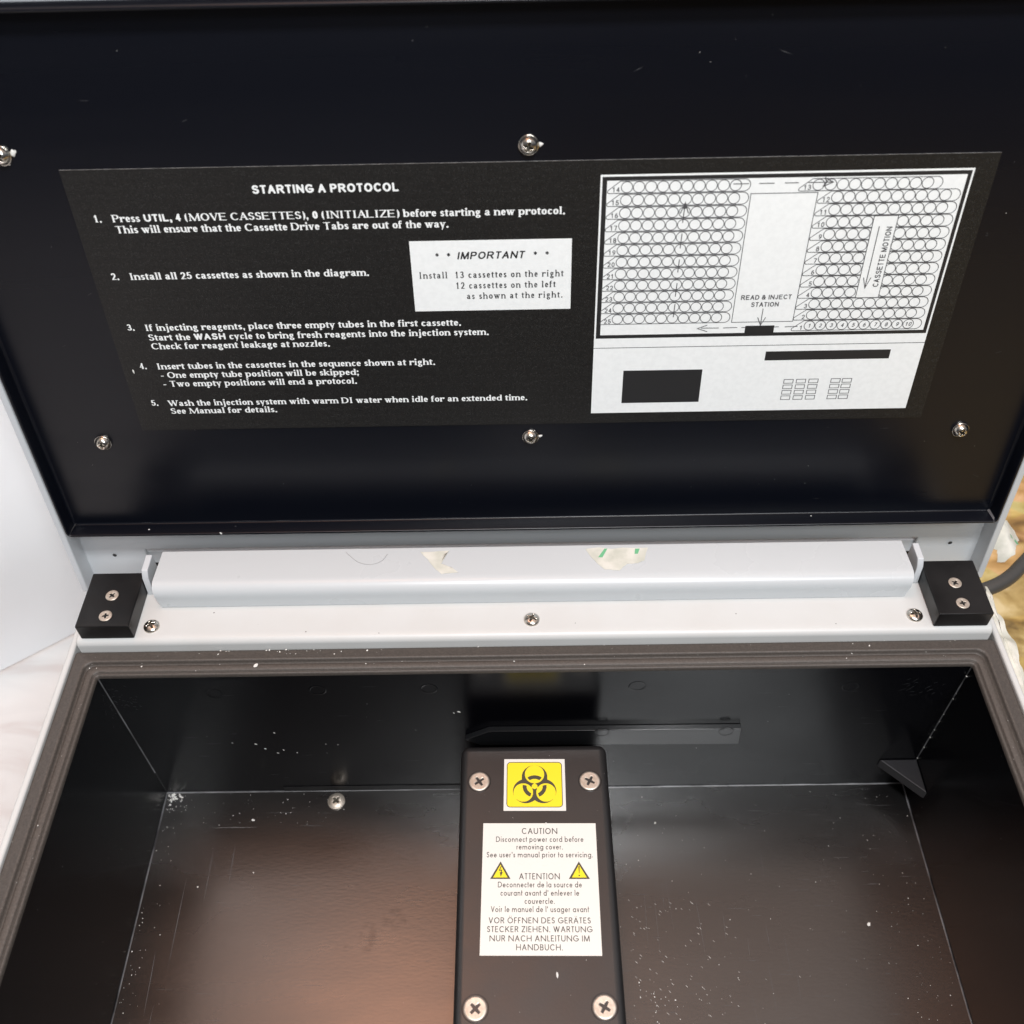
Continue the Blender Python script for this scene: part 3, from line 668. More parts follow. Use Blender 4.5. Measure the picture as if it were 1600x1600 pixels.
# long dark strip: painted shade of a slot at the rear wall's foot
sl = MB(); sl.box(-.1354, -.0360, -.0005, -.00005, -.1166, -.1120)
sl.build('slot_shade_strip', M['block'], well, bevel=.0004, segs=2)
# corner gusset
mb = MB()
mb.prism([(.1806, -.0001), (.1999, -.0001), (.1999, -.0192)], lambda p, q, d: (p, q, d), -.0968, -.0902)
mb.build('corner_gusset', M['gusset'], well, bevel=.0006, segs=2)
fs = screw_mesh('screw', .0042, .0009, 'pan', R(25), M['screw_tan'], .2, .55)
place(fs, well, (-.1066, -.0066, WD + .0013), spin=.4)

# central cover tower ---------------------------------------------------------
CZ = -.0445
mb = MB(); mb.box(-.0349, .0346, -.205, -.0132, WD + .0002, CZ)
cover = mb.build('detector_cover', M['cover'], root, bevel=.0040, segs=5)
cs = screw_mesh('screw', .0047, .0003, 'flat', R(15), M['screw_tan'], .15, .52)
for x, y, a in ((-.0259, -.0324, .35), (.0257, -.0328, .8), (-.0259, -.1308, .5), (.0260, -.1308, .75)): place(cs, cover, (x, y, CZ + .0001), spin=a)

def cover_sheet(cx, cy, ang):
    c, s = math.cos(ang), math.sin(ang)
    return lambda u, v, h: (cx / 1000 + (u * c + v * s) / 1000, cy / 1000 + (u * s - v * c) / 1000, CZ + .00005 + h / 1000)   # v grows towards the viewer
# biohazard sticker
ROT = R(-.75)
S = Sheet(cover_sheet(-.08, -34.35, ROT))
W2, H2 = 14.3, 12.95
S.mb.box(-W2, W2, -H2, H2, 0, .1, 0, fn=S.fn)
yel = rr(-12.85, 12.75, -11.25, 11.15, 1.6, 5)
S.poly(yel, 1, .103)
S.stroke(yel, .35, 2, True, .14)
def disc(cx, cy, r, n=40, a0=0, a1=360): return [(cx + r * math.cos(R(a0 + (a1 - a0) * k / n)), cy + r * math.sin(R(a0 + (a1 - a0) * k / n))) for k in range(n)]
k_ = .352     # symbol drawn on a 30-unit grid, centre slightly below middle
def sym():
    ax = [(math.cos(R(90 + 120 * q)), math.sin(R(90 + 120 * q))) for q in range(3)]
    def inside(x, y):
        blk = any(math.hypot(x - u * 13.2, y - v * 13.2) < 17.1 for u, v in ax)
        for u, v in ax:
            if math.hypot(x - u * 17.3, y - v * 17.3) < 12.9: blk = False
            al, sd = x * u + y * v, abs(-x * v + y * u)
            if al > 0 and sd < 1.0 and al < 8: blk = False
            if al > 22 and sd < 2.3: blk = False
        r_ = math.hypot(x, y)
        if r_ < 3.7: blk = False
        if 10.6 < r_ < 15.8 and any(math.hypot(x - u * 17.3, y - v * 17.3) < 10.5 for u, v in ax): blk = True
        return blk
    return inside
ins = sym()
# trace the symbol as fine cells merged along rows, clean at print size
N = 170; c_ = 64.0 / N; V = []; F = []
h_ = .150
for j in range(N):
    y0 = -32 + j * c_; i = 0
    while i < N:
        if ins(-32 + (i + .5) * c_, y0 + c_ / 2):
            k0 = i
            while i < N and ins(-32 + (i + .5) * c_, y0 + c_ / 2): i += 1
            xa, xb = (-32 + k0 * c_) * k_, (-32 + i * c_) * k_; ya, yb = -(y0) * k_ + .94, -(y0 + c_) * k_ + .94
            n0 = len(V); V += [(xa, ya), (xb, ya), (xb, yb), (xa, yb)]; F.append((n0, n0 + 1, n0 + 2, n0 + 3))
        else: i += 1
S.mb.add([S.fn(u, v, h_) for u, v in V], F, 2)
S.mb.build('biohazard_sticker', [M['paper'], M['yellow'], M['sym']], cover, recalc=False)

# caution sticker
CX, CY = 1.31, -82.05
S = Sheet(cover_sheet(CX, CY, ROT))
mb_ = S.mb; mb_.box(-25.4, 25.4, -28.75, 28.75, 0, .1, 0, fn=S.fn)
def cl(txt, x0, x1, y, cap):
    xm = (x0 + x1) / 2 - CX; yy = -(y - CY) - (-(math.sin(ROT)) * 0)
    S.text(('geo', txt), xm, yy, cap, 1, width=x1 - x0, align='c')
for a in (('CAUTION', -6.9, 9.6, -58.38, 2.8), ('Disconnect power cord before', -18.4, 21.1, -62.05, 2.5), ('removing cover.', -9.2, 11.8, -65.55, 2.5), ("See user's manual prior to servicing.", -22.4, 25.0, -69.15, 2.5),
          ('ATTENTION', -8.0, 10.2, -78.95, 2.75), ('Deconnecter de la source de', -17.2, 19.6, -82.45, 2.5), ("courant avant d' enlever le", -16.0, 18.3, -86.05, 2.5), ('couvercle.', -5.6, 7.7, -89.55, 2.5),
          ("Voir le manuel de l' usager avant", -20.0, 22.2, -93.02, 2.5), ('VOR ÖFFNEN DES GERÄTES', -20.9, 22.8, -97.7, 2.5), ('STECKER ZIEHEN. WARTUNG', -21.5, 23.4, -101.35, 2.5), ('NUR NACH ANLEITUNG IM', -20.4, 22.1, -105.1, 2.5), ('HANDBUCH.', -9.2, 10.7, -108.7, 2.5)): cl(*a)
def tri(cx, y0, y1, hw):
    P = [(cx, y0), (cx + hw, y1), (cx - hw, y1)]
    S.poly(P, 2, .11)
    Q = [(cx, y0 + 1.5), (cx + hw - 1.35, y1 - .65), (cx - hw + 1.35, y1 - .65)]
    S.poly(Q, 3, .145)
ty0, ty1 = -(-70.9 - CY), -(-78.75 - CY)
tri(-16.0 - CX, ty0, ty1, 4.5); tri(18.48 - CX, ty0, ty1, 4.6)
bx = -16.0 - CX
S.poly([(bx + .1, ty0 + 2.2), (bx - .75, ty0 + 4.2), (bx + .25, ty0 + 4.2), (bx + .05, ty0 + 5.2), (bx + .55, ty0 + 5.2), (bx + .75, ty0 + 3.75), (bx - .15, ty0 + 3.75), (bx + .5, ty0 + 2.2)], 2, .18)
S.poly([(bx - .35, ty0 + 4.9), (bx + 1.05, ty0 + 4.9), (bx + .2, ty0 + 6.9)], 2, .20)
ex = 18.48 - CX
S.poly([(ex - .3, ty0 + 2.2), (ex + .3, ty0 + 2.2), (ex + .12, ty0 + 5.4), (ex - .12, ty0 + 5.4)], 2, .18); S.poly(disc(ex, ty0 + 6.3, .34, 12), 2, .18)
mb_.build('caution_sticker', [M['paper'], M['ink'], M['sym'], M['yellow']], cover, recalc=False)

# ================================================================== THE LID (leans 7.4 degrees back)
TH = .12925; LY, LZ = .0906, .0683
NL = Vector((0, -math.cos(TH), math.sin(TH))); UL = Vector((0, math.sin(TH), math.cos(TH))); LO = Vector((0, LY, LZ))
def lid(u, v, d): return LO + Vector((u, 0, 0)) + UL * v + NL * d
PD = -.0110
mb = MB()
# back plate with the hinge cut-out
mb.prism([(-.2390, -.1160), (-.2050, -.1160), (-.2050, -.0862), (.2050, -.0862), (.2050, -.1160), (.2390, -.1160), (.2390, .1925), (-.2390, .1925)], lambda p, q, d: lid(p, q, d), PD - .0025, PD)
mb.box(-.2085, .2085, -.0990, -.0902, PD - .0056, PD - .0030, 0, fn=lid)      # folded hinge leaf, a step behind the plate
# rims
for s in (-1, 1):
    pts = [(-.1090, -.0085), (-.1060, 0.0), (.1960, 0.0), (.1960, -.0200), (-.1090, -.0200)]
    mb.prism(pts, lambda p, q, d: lid(d, p, q), s * .2374, s * .2408)
mb.box(-.2374, .2374, .1925, .1960, -.020, 0, 0, fn=lid)
lidob = mb.build('lid', M['white_lid'], root, bevel=.0007, segs=2)
ch = MB(); ch.box(-.2085, .2085, -.1300, -.0830, PD - .0090, PD - .0062, 0, fn=lid)
ch.build('hinge_slot_shade', M['dark'], root)  # added dark sheet, paints the shade seen through the hinge slot
# two small holes in the plate: dark discs painted as the shade inside
for hx, hv in ((-.2222, -.0903 + .0004), (.2230, -.0907 + .0004)):
    pass
mb = MB()
for hx, hv in ((-.2221, -.0898), (.2231, -.0902)):
    n = 20
    L_ = [[lid(hx + q * math.cos(2 * math.pi * k / n), hv + q * math.sin(2 * math.pi * k / n), d) for k in range(n)] for q, d in ((.0018, PD + .00025), (.0013, PD + .0003), (.0011, PD + .00012))]
    mb.loft(L_, 0, smooth=True)
    mb.add([lid(hx + .00115 * math.cos(2 * math.pi * k / n), hv + .00115 * math.sin(2 * math.pi * k / n), PD + .0001) for k in range(n)], [tuple(range(n))], 1)
for nm, sl_ in (('screw_hole', 0), ('screw_hole', 1)):
    sub = MB(); half = len(mb.v) // 2
    sub.v = mb.v[sl_ * half:(sl_ + 1) * half]; nf = len(mb.f) // 2
    sub.f = [[i - sl_ * half for i in f] for f in mb.f[sl_ * nf:(sl_ + 1) * nf]]; sub.m = mb.m[sl_ * nf:(sl_ + 1) * nf]; sub.sm = mb.sm[sl_ * nf:(sl_ + 1) * nf]
    sub.build(nm, [M['white_lid'], M['dark']], lidob, recalc=True)

# black inner pan
PU, PV0, PV1, PDp = .2305, -.0580, .1812, .0085
def pl(o, d, r): return [lid(u, v, d) for u, v in rr(-PU - o, PU + o, PV0 - o, PV1 + o, r, 6)]
mb = MB()
mb.add(pl(-.0011, 0, .0008), [tuple(range(28))], 0)
mb.loft([pl(-.0011, 0, .0008), pl(-.0004, .0002, .0008), pl(-.0001, .0006, .0008), pl(0, .0013, .0009), pl(0, PDp - .0006, .0014), pl(.0003, PDp, .0018), pl(.0010, PDp, .0026), pl(.0014, PDp - .0005, .0030), pl(.0014, -.0008, .0030)], 0, smooth=True)
# worn paint in the lower mitre corners
for s in (-1, 1):
    a = lid(s * (PU - .0013), PV0 + .0011, .0007); b_ = lid(s * (PU - .0004), PV0 + .0003, .0078)
    t = Vector((.0006, 0, 0)) + UL * .0003
    mb.add([a - t, a + t, b_ + t * .7, b_ - t * .7], [(0, 1, 2, 3)], 1)
pan = mb.build('inner_pan', [M['pan'], M['worn']], lidob, recalc=True)
ls = screw_mesh('screw', .0036, .0021, 'pan', R(30), M['screw'], .17, .55, .5)
for u, v, a in ((-.2004, .1297, .2), (.0007, .1300, .7), (.2010, .1297, 1.2), (-.2007, -.0066, .9), (.0006, -.0073, .15), (.2017, -.0073, .5)):
    place(ls, pan, lid(u, v, .0014), NL, spin=a)

# printed instruction panel ------------------------------------------------------
LW, LH = 361.9, 123.5
def lf(u, v, h): return lid((u - LW / 2 + .5) / 1000, (LH - v) / 1000, h / 1000 + .00006)
S = Sheet(lf)
P8 = [lf(*q) for q in ((0, 0, 0), (LW, 0, 0), (LW, LH, 0), (0, LH, 0), (0, 0, .42), (LW, 0, .42), (LW, LH, .42), (0, LH, .42))]
S.mb.add(P8, [(4, 5, 6, 7)], 0); S.mb.add(P8, [(0, 1, 5, 4), (1, 2, 6, 5), (2, 3, 7, 6), (3, 0, 4, 7)], 4)
B0 = .425; B1 = .47; B2 = .51
SB, HB = 'serif_bold', 'sans_bold'
S.text((HB, 'STARTING A PROTOCOL'), 72.7, 10.8, 3.5, 1, width=57.8, base=B0)
def num(t, u, v): S.text((SB, t), u, v, 3.0, 1, base=B0)
num('1.', 7.5, 21.3); num('2.', 7.5, 46.5); num('3.', 7.5, 70.5); num('4.', 7.7, 90.0); num('5.', 7.9, 109.7)
def ln(runs, u0, u1, v, cap=3.1, mi=1, **k): S.text(runs if isinstance(runs, list) else [(SB, runs)], u0, v, cap, mi, width=u1 - u0, base=B0, **k)
ln([(SB, 'Press '), (HB, 'UTIL, 4 '), (SB, '(MOVE CASSETTES), '), (HB, '0 '), (SB, '(INITIALIZE) before starting a new protocol.')], 15.0, 195.6, 21.4)
ln('This will ensure that the Cassette Drive Tabs are out of the way.', 15.0, 149.0, 26.1)
ln('Install all 25 cassettes as shown in the diagram.', 15.0, 114.8, 46.7)
ln('If injecting reagents, place three empty tubes in the first cassette.', 15.1, 151.7, 70.9)
ln([(SB, 'Start the '), (HB, 'WASH'), (SB, ' cycle to bring fresh reagents into the injection system.')], 15.4, 163.5, 75.7)
ln('Check for reagent leakage at nozzles.', 15.5, 93.9, 80.1)
ln('Insert tubes in the cassettes in the sequence shown at right.', 15.3, 139.2, 90.4)
ln('- One empty tube position will be skipped;', 15.9, 104.9, 95.0)
ln('- Two empty positions will end a protocol.', 15.9, 103.4, 99.6)
ln('Wash the injection system with warm DI water when idle for an extended time.', 15.6, 179.9, 110.1)
ln('See Manual for details.', 15.7, 64.9, 114.4)
# little IMPORTANT box
S.rect(132.4, 198.4, 31.8, 63.7, 1, B0)
S.text(('sans_med', 'IMPORTANT'), 151.2, 40.1, 3.3, 2, width=28.0, shear=.2, base=B1)
for u in (143.4, 148.1, 183.6, 188.4): S.text(('geo', '*'), u, 40.0, 2.9, 2, align='c', base=B1)
for t, a, b_, v in (('Install', 135.1, 147.4, 48.5), ('13 cassettes on the right', 150.0, 195.6, 48.5), ('12 cassettes on the left', 150.1, 192.4, 53.4), ('as shown at the right.', 154.5, 195.4, 58.3)):
    S.text(('serif', t), a, v, 3.0, 2, width=b_ - a, track=.10, base=B1)
# diagram: white sheet, thick black frame, white tray
x0, x1 = 209.0, 353.5
S.rect(x0, x1, 5.8, 118.0, 1, B0)
S.rect(x0 + .75, x1 - .75, 6.6, 78.6, 2, .46)
S.rect(211.6, 351.2, 8.2, 76.9, 1, .49)
S.stroke([(x0, 83.4), (x1, 83.3)], .3, 3, base=B1)
S.rect(222.7, 257.9, 95.2, 112.6, 2, B1)
S.rect(284.8, 339.6, 86.5, 91.1, 2, B1)
for cx in (295.2, 300.8, 306.4, 316.3, 321.4):
    for r_ in range(4):
        y = 101.3 + r_ * 2.95
        S.stroke([(cx, y), (cx + 4.1, y), (cx + 4.1, y + 2.0), (cx, y + 2.0)], .32, 3, True, base=B1)
D0, D1, D2 = .53, .575, .62
S.stroke([(268.2, 14.4), (294.4, 14.4), (294.0, 71.6), (267.8, 71.6)], .3, 3, True, base=D1)
lw_ = .29
def cassette(u0, v, numtxt, digits=False, skip=()):
    """u0 = first tube centre"""
    p = 4.715; r_ = 2.22; e = u0 + 9 * p
    P = [(u0 - 7.0, v + 2.45)] + [(e + 3.3 + 2.45 * math.cos(R(a)), v + 2.45 * math.sin(R(a))) for a in range(90, -91, -20)] + [(u0 - 2.6, v - 2.45), (u0 - 7.4, v + 1.3), (u0 - 7.5, v + 2.1)]
    S.stroke(P, lw_, 3, True, base=D1)
    for k in range(10):
        if k in skip: continue
        S.stroke(disc(u0 + k * p, v, r_, 22), lw_, 3, True, base=D1 + .004)
        if digits: S.text(('sans', str(k + 1)), u0 + k * p, v + .95, 1.9, 3, align='c', shear=.15, base=D2)
    S.text(('sans', numtxt), u0 - 2.6, v + 2.0, 2.1, 3, align='r', base=D2)
for k in range(12): cassette(219.4 - .07 * k, 10.85 + 5.30 * k, str(14 + k))
cassette(294.1, 11.3, '13')
for k in range(12):
    n_ = 12 - k
    cassette(302.3 - .07 * k, 16.4 + 5.22 * k, str(n_), digits=(n_ == 1), skip=(4, 5) if 4 <= n_ <= 10 else ())
# motion box over the right-hand stack
S.rect(318.6, 328.3, 24.5, 60.9, 1, .60); S.stroke([(318.7, 24.5), (328.3, 24.5), (328.2, 60.8), (318.6, 60.8)], .3, 3, True, base=.64)
S.stroke([(321.6, 29.0), (321.6, 56.2)], .38, 3, base=.64)
S.stroke([(320.1, 51.5), (321.6, 56.4), (323.1, 51.5)], .38, 3, base=.67)
S.text(('sans_med', 'CASSETTE MOTION'), 327.0, 56.0, 2.4, 3, width=27.0, rot=math.pi / 2, base=.66)
# arrows and station block
for a, b_ in ((262.6, 255.0), (264.5, 270.6), (272.4, 274.2), (286.2, 288.4), (291.0, 296.5)): S.stroke([(a, 74.2), (b_, 74.1)], .32, 3, base=.64)
S.stroke([(257.5, 72.7), (253.4, 74.3), (257.8, 75.9)], .35, 3, base=.66)
S.rect(274.0, 286.5, 73.4, 77.0, 2, .63)
S.text(('sans_med', 'READ & INJECT'), 281.0, 60.9, 2.2, 3, width=21.6, align='c', base=.60)
S.text(('sans_med', 'STATION'), 280.9, 64.3, 2.2, 3, width=12.0, align='c', base=.60)
S.stroke([(280.4, 65.2), (280.4, 73.0)], .32, 3, base=.62); S.stroke([(278.7, 69.4), (280.4, 73.2), (282.1, 69.4)], .34, 3, base=.65)
for a, b_ in ((260.8, 266.8), (270.8, 276.8), (280.8, 286.2), (290.0, 299.2)): S.stroke([(a, 10.3), (b_, 10.3)], .32, 3, base=.64)
S.stroke([(296.0, 8.4), (299.6, 10.3), (295.8, 12.0)], .38, 3, base=.66)
S.stroke([(296.2, 8.8), (297.2, 10.3), (296.0, 11.6)], .38, 3, base=.68)
for a, b_ in ((19.0, 26.0), (30.5, 36.9), (41.8, 47.6), (52.5, 58.7), (62.3, 68.5)): S.stroke([(242.7, a), (242.5, b_)], .36, 3, base=.64)
S.stroke([(241.2, 22.0), (242.8, 17.4), (244.4, 22.0)], .38, 3, base=.66)
S.poly([(242.0, 20.0), (242.8, 17.2), (243.6, 20.0)], 3, .68)
S.mb.build('instruction_label', [M['label'], M['print_white'], M['print_black'], M['print_grey'], M['label_edge']], lidob, recalc=False)

# ================================================================== SMALL THINGS AROUND
# power cable on the right
cp = [(.205, .052, -.040), (.222, .0622, -.036), (.2335, .0655, -.034), (.2445, .0692, -.033), (.2540, .0750, -.033), (.2640, .0840, -.034), (.280, .098, -.037), (.305, .112, -.045), (.338, .124, -.06), (.375, .132, -.082), (.41, .14, -.108), (.45, .15, -.135), (.50, .16, -.1605), (.60, .18, -.1622)]
def smooth(pts, n=4):
    o_ = []
    for i in range(len(pts) - 1):
        p0, p1, p2, p3 = [Vector(pts[max(0, min(len(pts) - 1, i + d))]) for d in (-1, 0, 1, 2)]
        for k in range(n):
            t = k / n; o_.append(.5 * ((2 * p1) + (p2 - p0) * t + (2 * p0 - 5 * p1 + 4 * p2 - p3) * t * t + (3 * p1 - p0 - 3 * p2 + p3) * t ** 3))
    o_.append(Vector(pts[-1])); return o_
mb = MB(); mb.tube(smooth(cp), .0038, 16)
tag(mb.build('power_cable', M['cable']), 'thick grey rubber power cable curving out behind the right black block', 'cable')

def tape(name, outline, fn, thick, label, marks=()):
    """torn tape: ragged outline, fanned into a gently buckled sheet of real thickness"""
    P = []
    for i in range(len(outline)):
        a = Vector(outline[i]); b_ = Vector(outline[(i + 1) % len(outline)])
        for k in range(5):
            q = a.lerp(b_, k / 5)
            if k: q += Vector((rng.uniform(-1, 1), rng.uniform(-1, 1))) * (b_ - a).length * .03
            P.append(q)
    c = sum(P, Vector((0, 0))) / len(P)
    mb = MB(); tops = []
    def loops(off):
        return [[fn(*(c + (q - c) * s_), off) for q in P] for s_ in (.05, .4, .75, 1.0)]
    t, b_ = loops(thick), loops(0)
    mb.loft(t, 0, smooth=True); mb.loft(b_, 0, smooth=True); mb.loft([t[-1], b_[-1]], 0)
    mb.add(t[0], [tuple(range(len(P)))], 0)
    for m_ in marks:
        mb.add([fn(u, v, thick + .00006) for u, v in m_], [tuple(range(len(m_)))], 1)
    return tag(mb.build(name, [M['tape'], M['tape_green']], None), label, 'tape')
def on_rail(x, y, h): return (x, y, .0200 - max(0, y - .040) / .0175 * .0012 + .00012 + h + .00004 * math.sin(x * 900))
tape('torn_tape', [(-.0528, .0548), (-.0391, .0552), (-.0418, .0492), (-.0430, .0471), (-.0370, .0440), (-.0343, .0412), (-.0420, .0402), (-.0455, .0440), (-.0470, .0462)], on_rail, .00012,
     'torn scrap of cream tape residue on the white hinge rail, without green print')
tape('torn_tape', [(.0261, .0550), (.0560, .0552), (.0535, .0470), (.0500, .0452), (.0452, .0450), (.0412, .0408), (.0344, .0416), (.0303, .0470)], on_rail, .00012,
     'cream tape scrap with green stripes stuck to the white hinge rail',
     marks=([(.0352, .0549), (.0366, .0549), (.0338, .0492), (.0318, .0494)], [(.0498, .0546), (.0520, .0546), (.0508, .0512), (.0492, .0512)]))
def scrap(x, y, h): return (x, y, -.030 + .004 * math.sin((x - .25) * 260) + .10 * (y - .09) + h)
tape('torn_tape', [(.2610, .1090), (.2655, .1050), (.2664, .0990), (.2600, .0905), (.2572, .0845), (.2515, .0815), (.2490, .0835), (.2505, .0900), (.2470, .0960)], scrap, .0002,
     'crumpled yellowed tape scrap hanging beside the lid at the right edge, above the cable',
     marks=([(.2590, .0985), (.2630, .0975), (.2650, .0955), (.2625, .0942), (.2592, .0962)],))
def strip(x, y, h):
    return (x, y, -.012 - .35 * (x - .219) + .0012 * math.sin(y * 420) + h)
tape('torn_tape', [(.2192, .0262), (.2235, .0400), (.2285, .0560), (.2298, .0560), (.2268, .0420), (.2300, .0380), (.2300, .0300), (.2325, .0240), (.2308, .0120), (.2285, .0010), (.2262, -.0080), (.2192, -.0150)], strip, .0002,
     'long ragged strip of translucent yellowed tape peeling from the right side of the case')
# a hair on the rail
mb = MB(); hp = [(-.0885, .0552, 0), (-.0868, .0532, 0), (-.0820, .0487, 0), (-.0763, .0470, 0), (-.0713, .0489, 0), (-.0686, .0535, 0)]
mb.tube([Vector((p.x, p.y, .0200 - max(0, p.y - .040) / .0175 * .0012 + .0001)) for p in smooth([Vector(h) for h in hp], 6)], .00012, 6)
tag(mb.build('hair_strand', M['hair']), 'single grey curved hair lying on the white hinge rail', 'hair')

# dust and crumbs
mb = MB()
def fleck(p, n, r, el_=1.0, ang=0.0, flat=.45):
    n = Vector(n).normalized(); u = n.orthogonal().normalized(); w_ = n.cross(u)
    u, w_ = u * math.cos(ang) + w_ * math.sin(ang), w_ * math.cos(ang) - u * math.sin(ang)
    k = 7; p = Vector(p)
    rad = [r * rng.uniform(.6, 1.25) for _ in range(k)]
    ringp = [p + (u * math.cos(2 * math.pi * i / k) * el_ + w_ * math.sin(2 * math.pi * i / k)) * rad[i] for i in range(k)]
    top = [p + (q - p) * .55 + n * r * flat for q in ringp]
    mb.loft([ringp, top], 0, cap1=True)
def U(a, b_): return rng.uniform(a, b_)
def small(): return .00010 + .00022 * rng.random() ** 3
ZF = WD + .00003
for _ in range(60): fleck((-.1985 + abs(rng.gauss(0, .004)), -.001 - abs(rng.gauss(0, .004)), ZF), (0, 0, 1), .00012 + .0005 * rng.random() ** 2.5, U(1, 2.2), U(0, 3))
for _ in range(60): fleck((U(-.197, -.10), U(-.02, -.001), ZF), (0, 0, 1), small(), 1, U(0, 3))
for _ in range(60): fleck((-.1985 + abs(rng.gauss(0, .006)), U(-.14, -.01), ZF), (0, 0, 1), small(), 1, U(0, 3))
for _ in range(110): fleck((U(.04, .198), U(-.14, -.002), ZF), (0, 0, 1), small(), 1, U(0, 3))
for _ in range(70): fleck((.198 - abs(rng.gauss(0, .014)), U(-.14, -.005), ZF), (0, 0, 1), small(), 1, U(0, 3))
for _ in range(120): fleck((.045 + abs(rng.gauss(0, .032)), U(-.135, -.06), ZF), (0, 0, 1), U(.00005, .0001), U(3, 12), math.pi / 2 + U(-.08, .08), .2)
for _ in range(30): fleck((.048 + abs(rng.gauss(0, .012)), U(-.13, -.10), ZF), (0, 0, 1), small() * 1.3, 1, U(0, 3))
for x, y, r in ((-.150, -.0165, .00075), (.1635, -.0745, .0009), (.064, -.021, .0006), (-.1725, -.052, .0005), (-.145, -.045, .0004)): fleck((x, y, ZF), (0, 0, 1), r, 1.3, U(0, 3))
for x, z_, r in ((-.1405, -.065, .0007), (-.1365, -.0700, .0006), (-.131, -.0745, .0005), (-.1275, -.0715, .0005), (-.121, -.0745, .0004), (-.105, -.066, .0003), (-.099, -.0668, .0003), (-.036, -.0362, .0008), (-.0385, -.0372, .0005), (-.129, -.054, .0005), (-.152, -.0635, .0004)):
    fleck((x, -.0001, z_), (0, -1, 0), r * .65, 1.9, U(-.4, .4) + math.pi / 2, .3)
for _ in range(12): fleck((U(-.16, .18), -.0001, U(-.11, -.01)), (0, -1, 0), small() * .8, 1, U(0, 3), .3)
for _ in range(40): fleck((U(-.155, -.06), U(.0068, .0126), .0006), (0, 0, 1), small() * 1.3, 1.5, U(0, 3))
for _ in range(45): fleck((U(-.205, .205), U(.001, .0126), .0006), (0, 0, 1), small(), 1.3, U(0, 3))
for s in (-1, 1):
    for _ in range(22): fleck((s * U(.2008, .2125), U(-.14, .0), .0006), (0, 0, 1), small() * .8, 1.2, U(0, 3))
for x, y, r in ((-.1275, .0042, .0009), (-.1800, .0045, .0004), (.155, .0098, .0006)): fleck((x, y, .0004), (0, 0, 1), r, 1.4, .3)
for _ in range(40): fleck((U(-.032, .032), U(-.2, -.018), CZ + .00002), (0, 0, 1), small() * .7, 1, U(0, 3))
fleck((.0075, -.1185, CZ + .00002), (0, 0, 1), .0005, 2.6, 1.0); fleck((.0046, -.0535, CZ + .0002), (0, 0, 1), .0006, 1.2, .3)
for s in range(9): fleck(Vector((.1995, -.0009, -.012 - .0095 * s + U(-.004, .004))), (-1, -1, 0), U(.0002, .00055), 1, 0)
for u, v, d, r in ((-.1960, .1303, .0004, .0010), (-.1945, .1310, .0006, .0005), (-.1985, .1262, .0004, .0005), (.0052, .1300, .0006, .0009), (.0050, -.0070, .0004, .0009), (.0025, -.0040, .0004, .0003), (-.190, -.0560, .0070, .0004), (-.154, -.0580, .0086, .0006), (.14, -.0565, .0040, .0003)):
    fleck(lid(u, v, d), NL, r, 1.4, U(0, 3))
for _ in range(46): fleck(lid(U(-.22, .22), U(-.05, .175), .00004), NL, small() * .55, 1.5, U(0, 3), .3)
fleck(lid(-.1760, .0325, .0006), NL, .0004, 3.0, .9, .3)
for _ in range(8): fleck((U(-.17, .17), U(.018, .03), DZ + .00003), (0, 0, 1), .00012, 1, 0)
def streak(p, n, ln_, wd_, ang, mi):
    n = Vector(n).normalized(); u = Vector((1, 0, 0)) if abs(n.x) < .5 else Vector((0, 1, 0)); w_ = n.cross(u)
    d = u * math.cos(ang) + w_ * math.sin(ang); e = n.cross(d); p = Vector(p)
    k = 5; L_ = []; R_ = []
    for i in range(k + 1):
        t = i / k - .5; ww = wd_ * (1 - abs(2 * t) ** 2) * rng.uniform(.5, 1) + wd_ * .05
        c = p + d * ln_ * t + e * rng.uniform(-.3, .3) * wd_
        L_.append(c + e * ww / 2); R_.append(c - e * ww / 2)
    V = [q + n * .00004 for q in L_ + R_]
    mb.add(V, [(i, i + 1, i + k + 2, i + k + 1) for i in range(k)], mi)
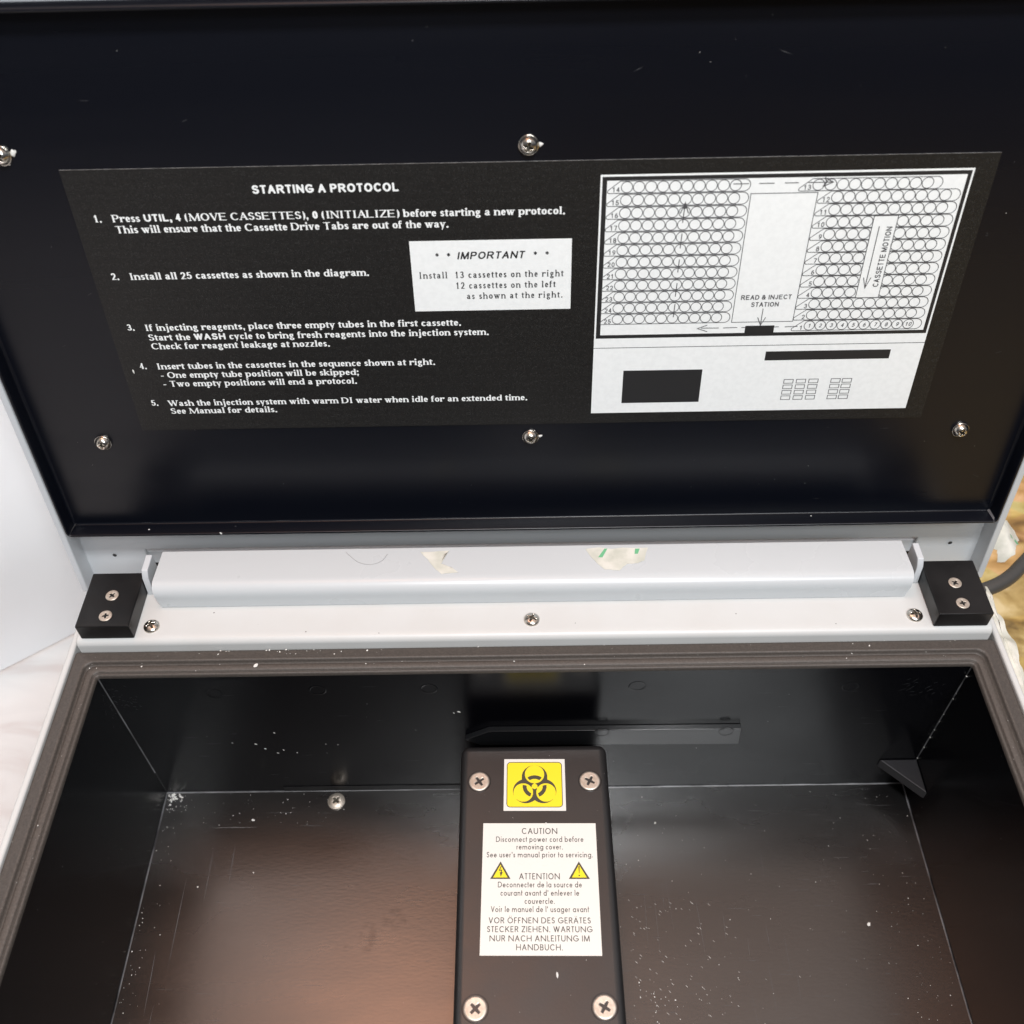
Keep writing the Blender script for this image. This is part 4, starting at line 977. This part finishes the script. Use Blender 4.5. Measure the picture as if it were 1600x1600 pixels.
# scuffs round the upper rear corners and along the floor plate
for _ in range(34):
    q = rng.random(); streak((-.1985 + .012 * rng.random() ** 1.5, 0, -.009 - .022 * q), (0, -1, 0), U(.0008, .003), .00012, U(-1.2, .6), 1)
for _ in range(10): streak((-.2, -.001 - .008 * rng.random(), -.012 - U(0, .03)), (1, 0, 0), U(.001, .003), .00012, U(0, 3), 1)
for _ in range(16): streak((.192 - .02 * rng.random(), 0, -.012 - .014 * rng.random()), (0, -1, 0), U(.001, .004), .00012, U(.2, 1.2), 1)
streak((-.160, -.0205, WD), (0, 0, 1), .026, .00022, 0.0, 2); streak((-.118, -.0200, WD), (0, 0, 1), .014, .0002, 0.0, 1); streak((-.135, -.0125, WD), (0, 0, 1), .02, .00015, 0.0, 1)
for x, y, l_ in ((-.186, -.098, .03), (-.179, -.070, .045), (-.168, -.045, .03), (-.157, -.040, .022), (-.182, -.118, .02)): streak((x, y, WD), (0, 0, 1), l_, .0003, math.pi / 2 + U(-.05, .05), 1)
for _ in range(26): streak((U(-.19, -.045), U(-.135, -.012), WD), (0, 0, 1), U(.003, .014), .00012, U(-.04, .04), 1)
for _ in range(60): streak((U(.042, .19), U(-.14, -.012), WD), (0, 0, 1), U(.002, .012), .00012, U(-.05, .05), 1)
for _ in range(14): streak((U(.042, .13), U(-.12, -.03), WD), (0, 0, 1), U(.01, .04), .00014, math.pi / 2 + U(-.06, .06), 1)
for _ in range(26): streak((U(-.19, .19), 0, U(-.108, -.012)), (0, -1, 0), U(.002, .012), .0001, U(-.06, .06), 1)
for _ in range(30): streak(lid(U(-.22, .22), U(-.05, .175), .00004), NL, U(.001, .006), .00012, U(-.5, .5), 1)
for _ in range(7): streak(lid(U(-.2, .2), PV0 + .0012, .0008), NL, U(.004, .02), .0002, 0, 1)
for x, y in ((-.105, .0178), (-.071, .0165), (.095, .0245), (-.128, .0225), (.02, .0205), (-.15, .0295), (.14, .018)): fleck((x, y, DZ + .00002), (0, 0, 1), U(.00012, .0004), 1.2, U(0, 3), .3); mb.m[-8:] = [3] * 8
tag(mb.build('dust_specks', [M['dust'], M['scuff'], M['scuff_light'], M['dirt']], None, recalc=False), 'white dust and crumbs scattered over the well, gasket and lid', 'dust', kind='stuff')
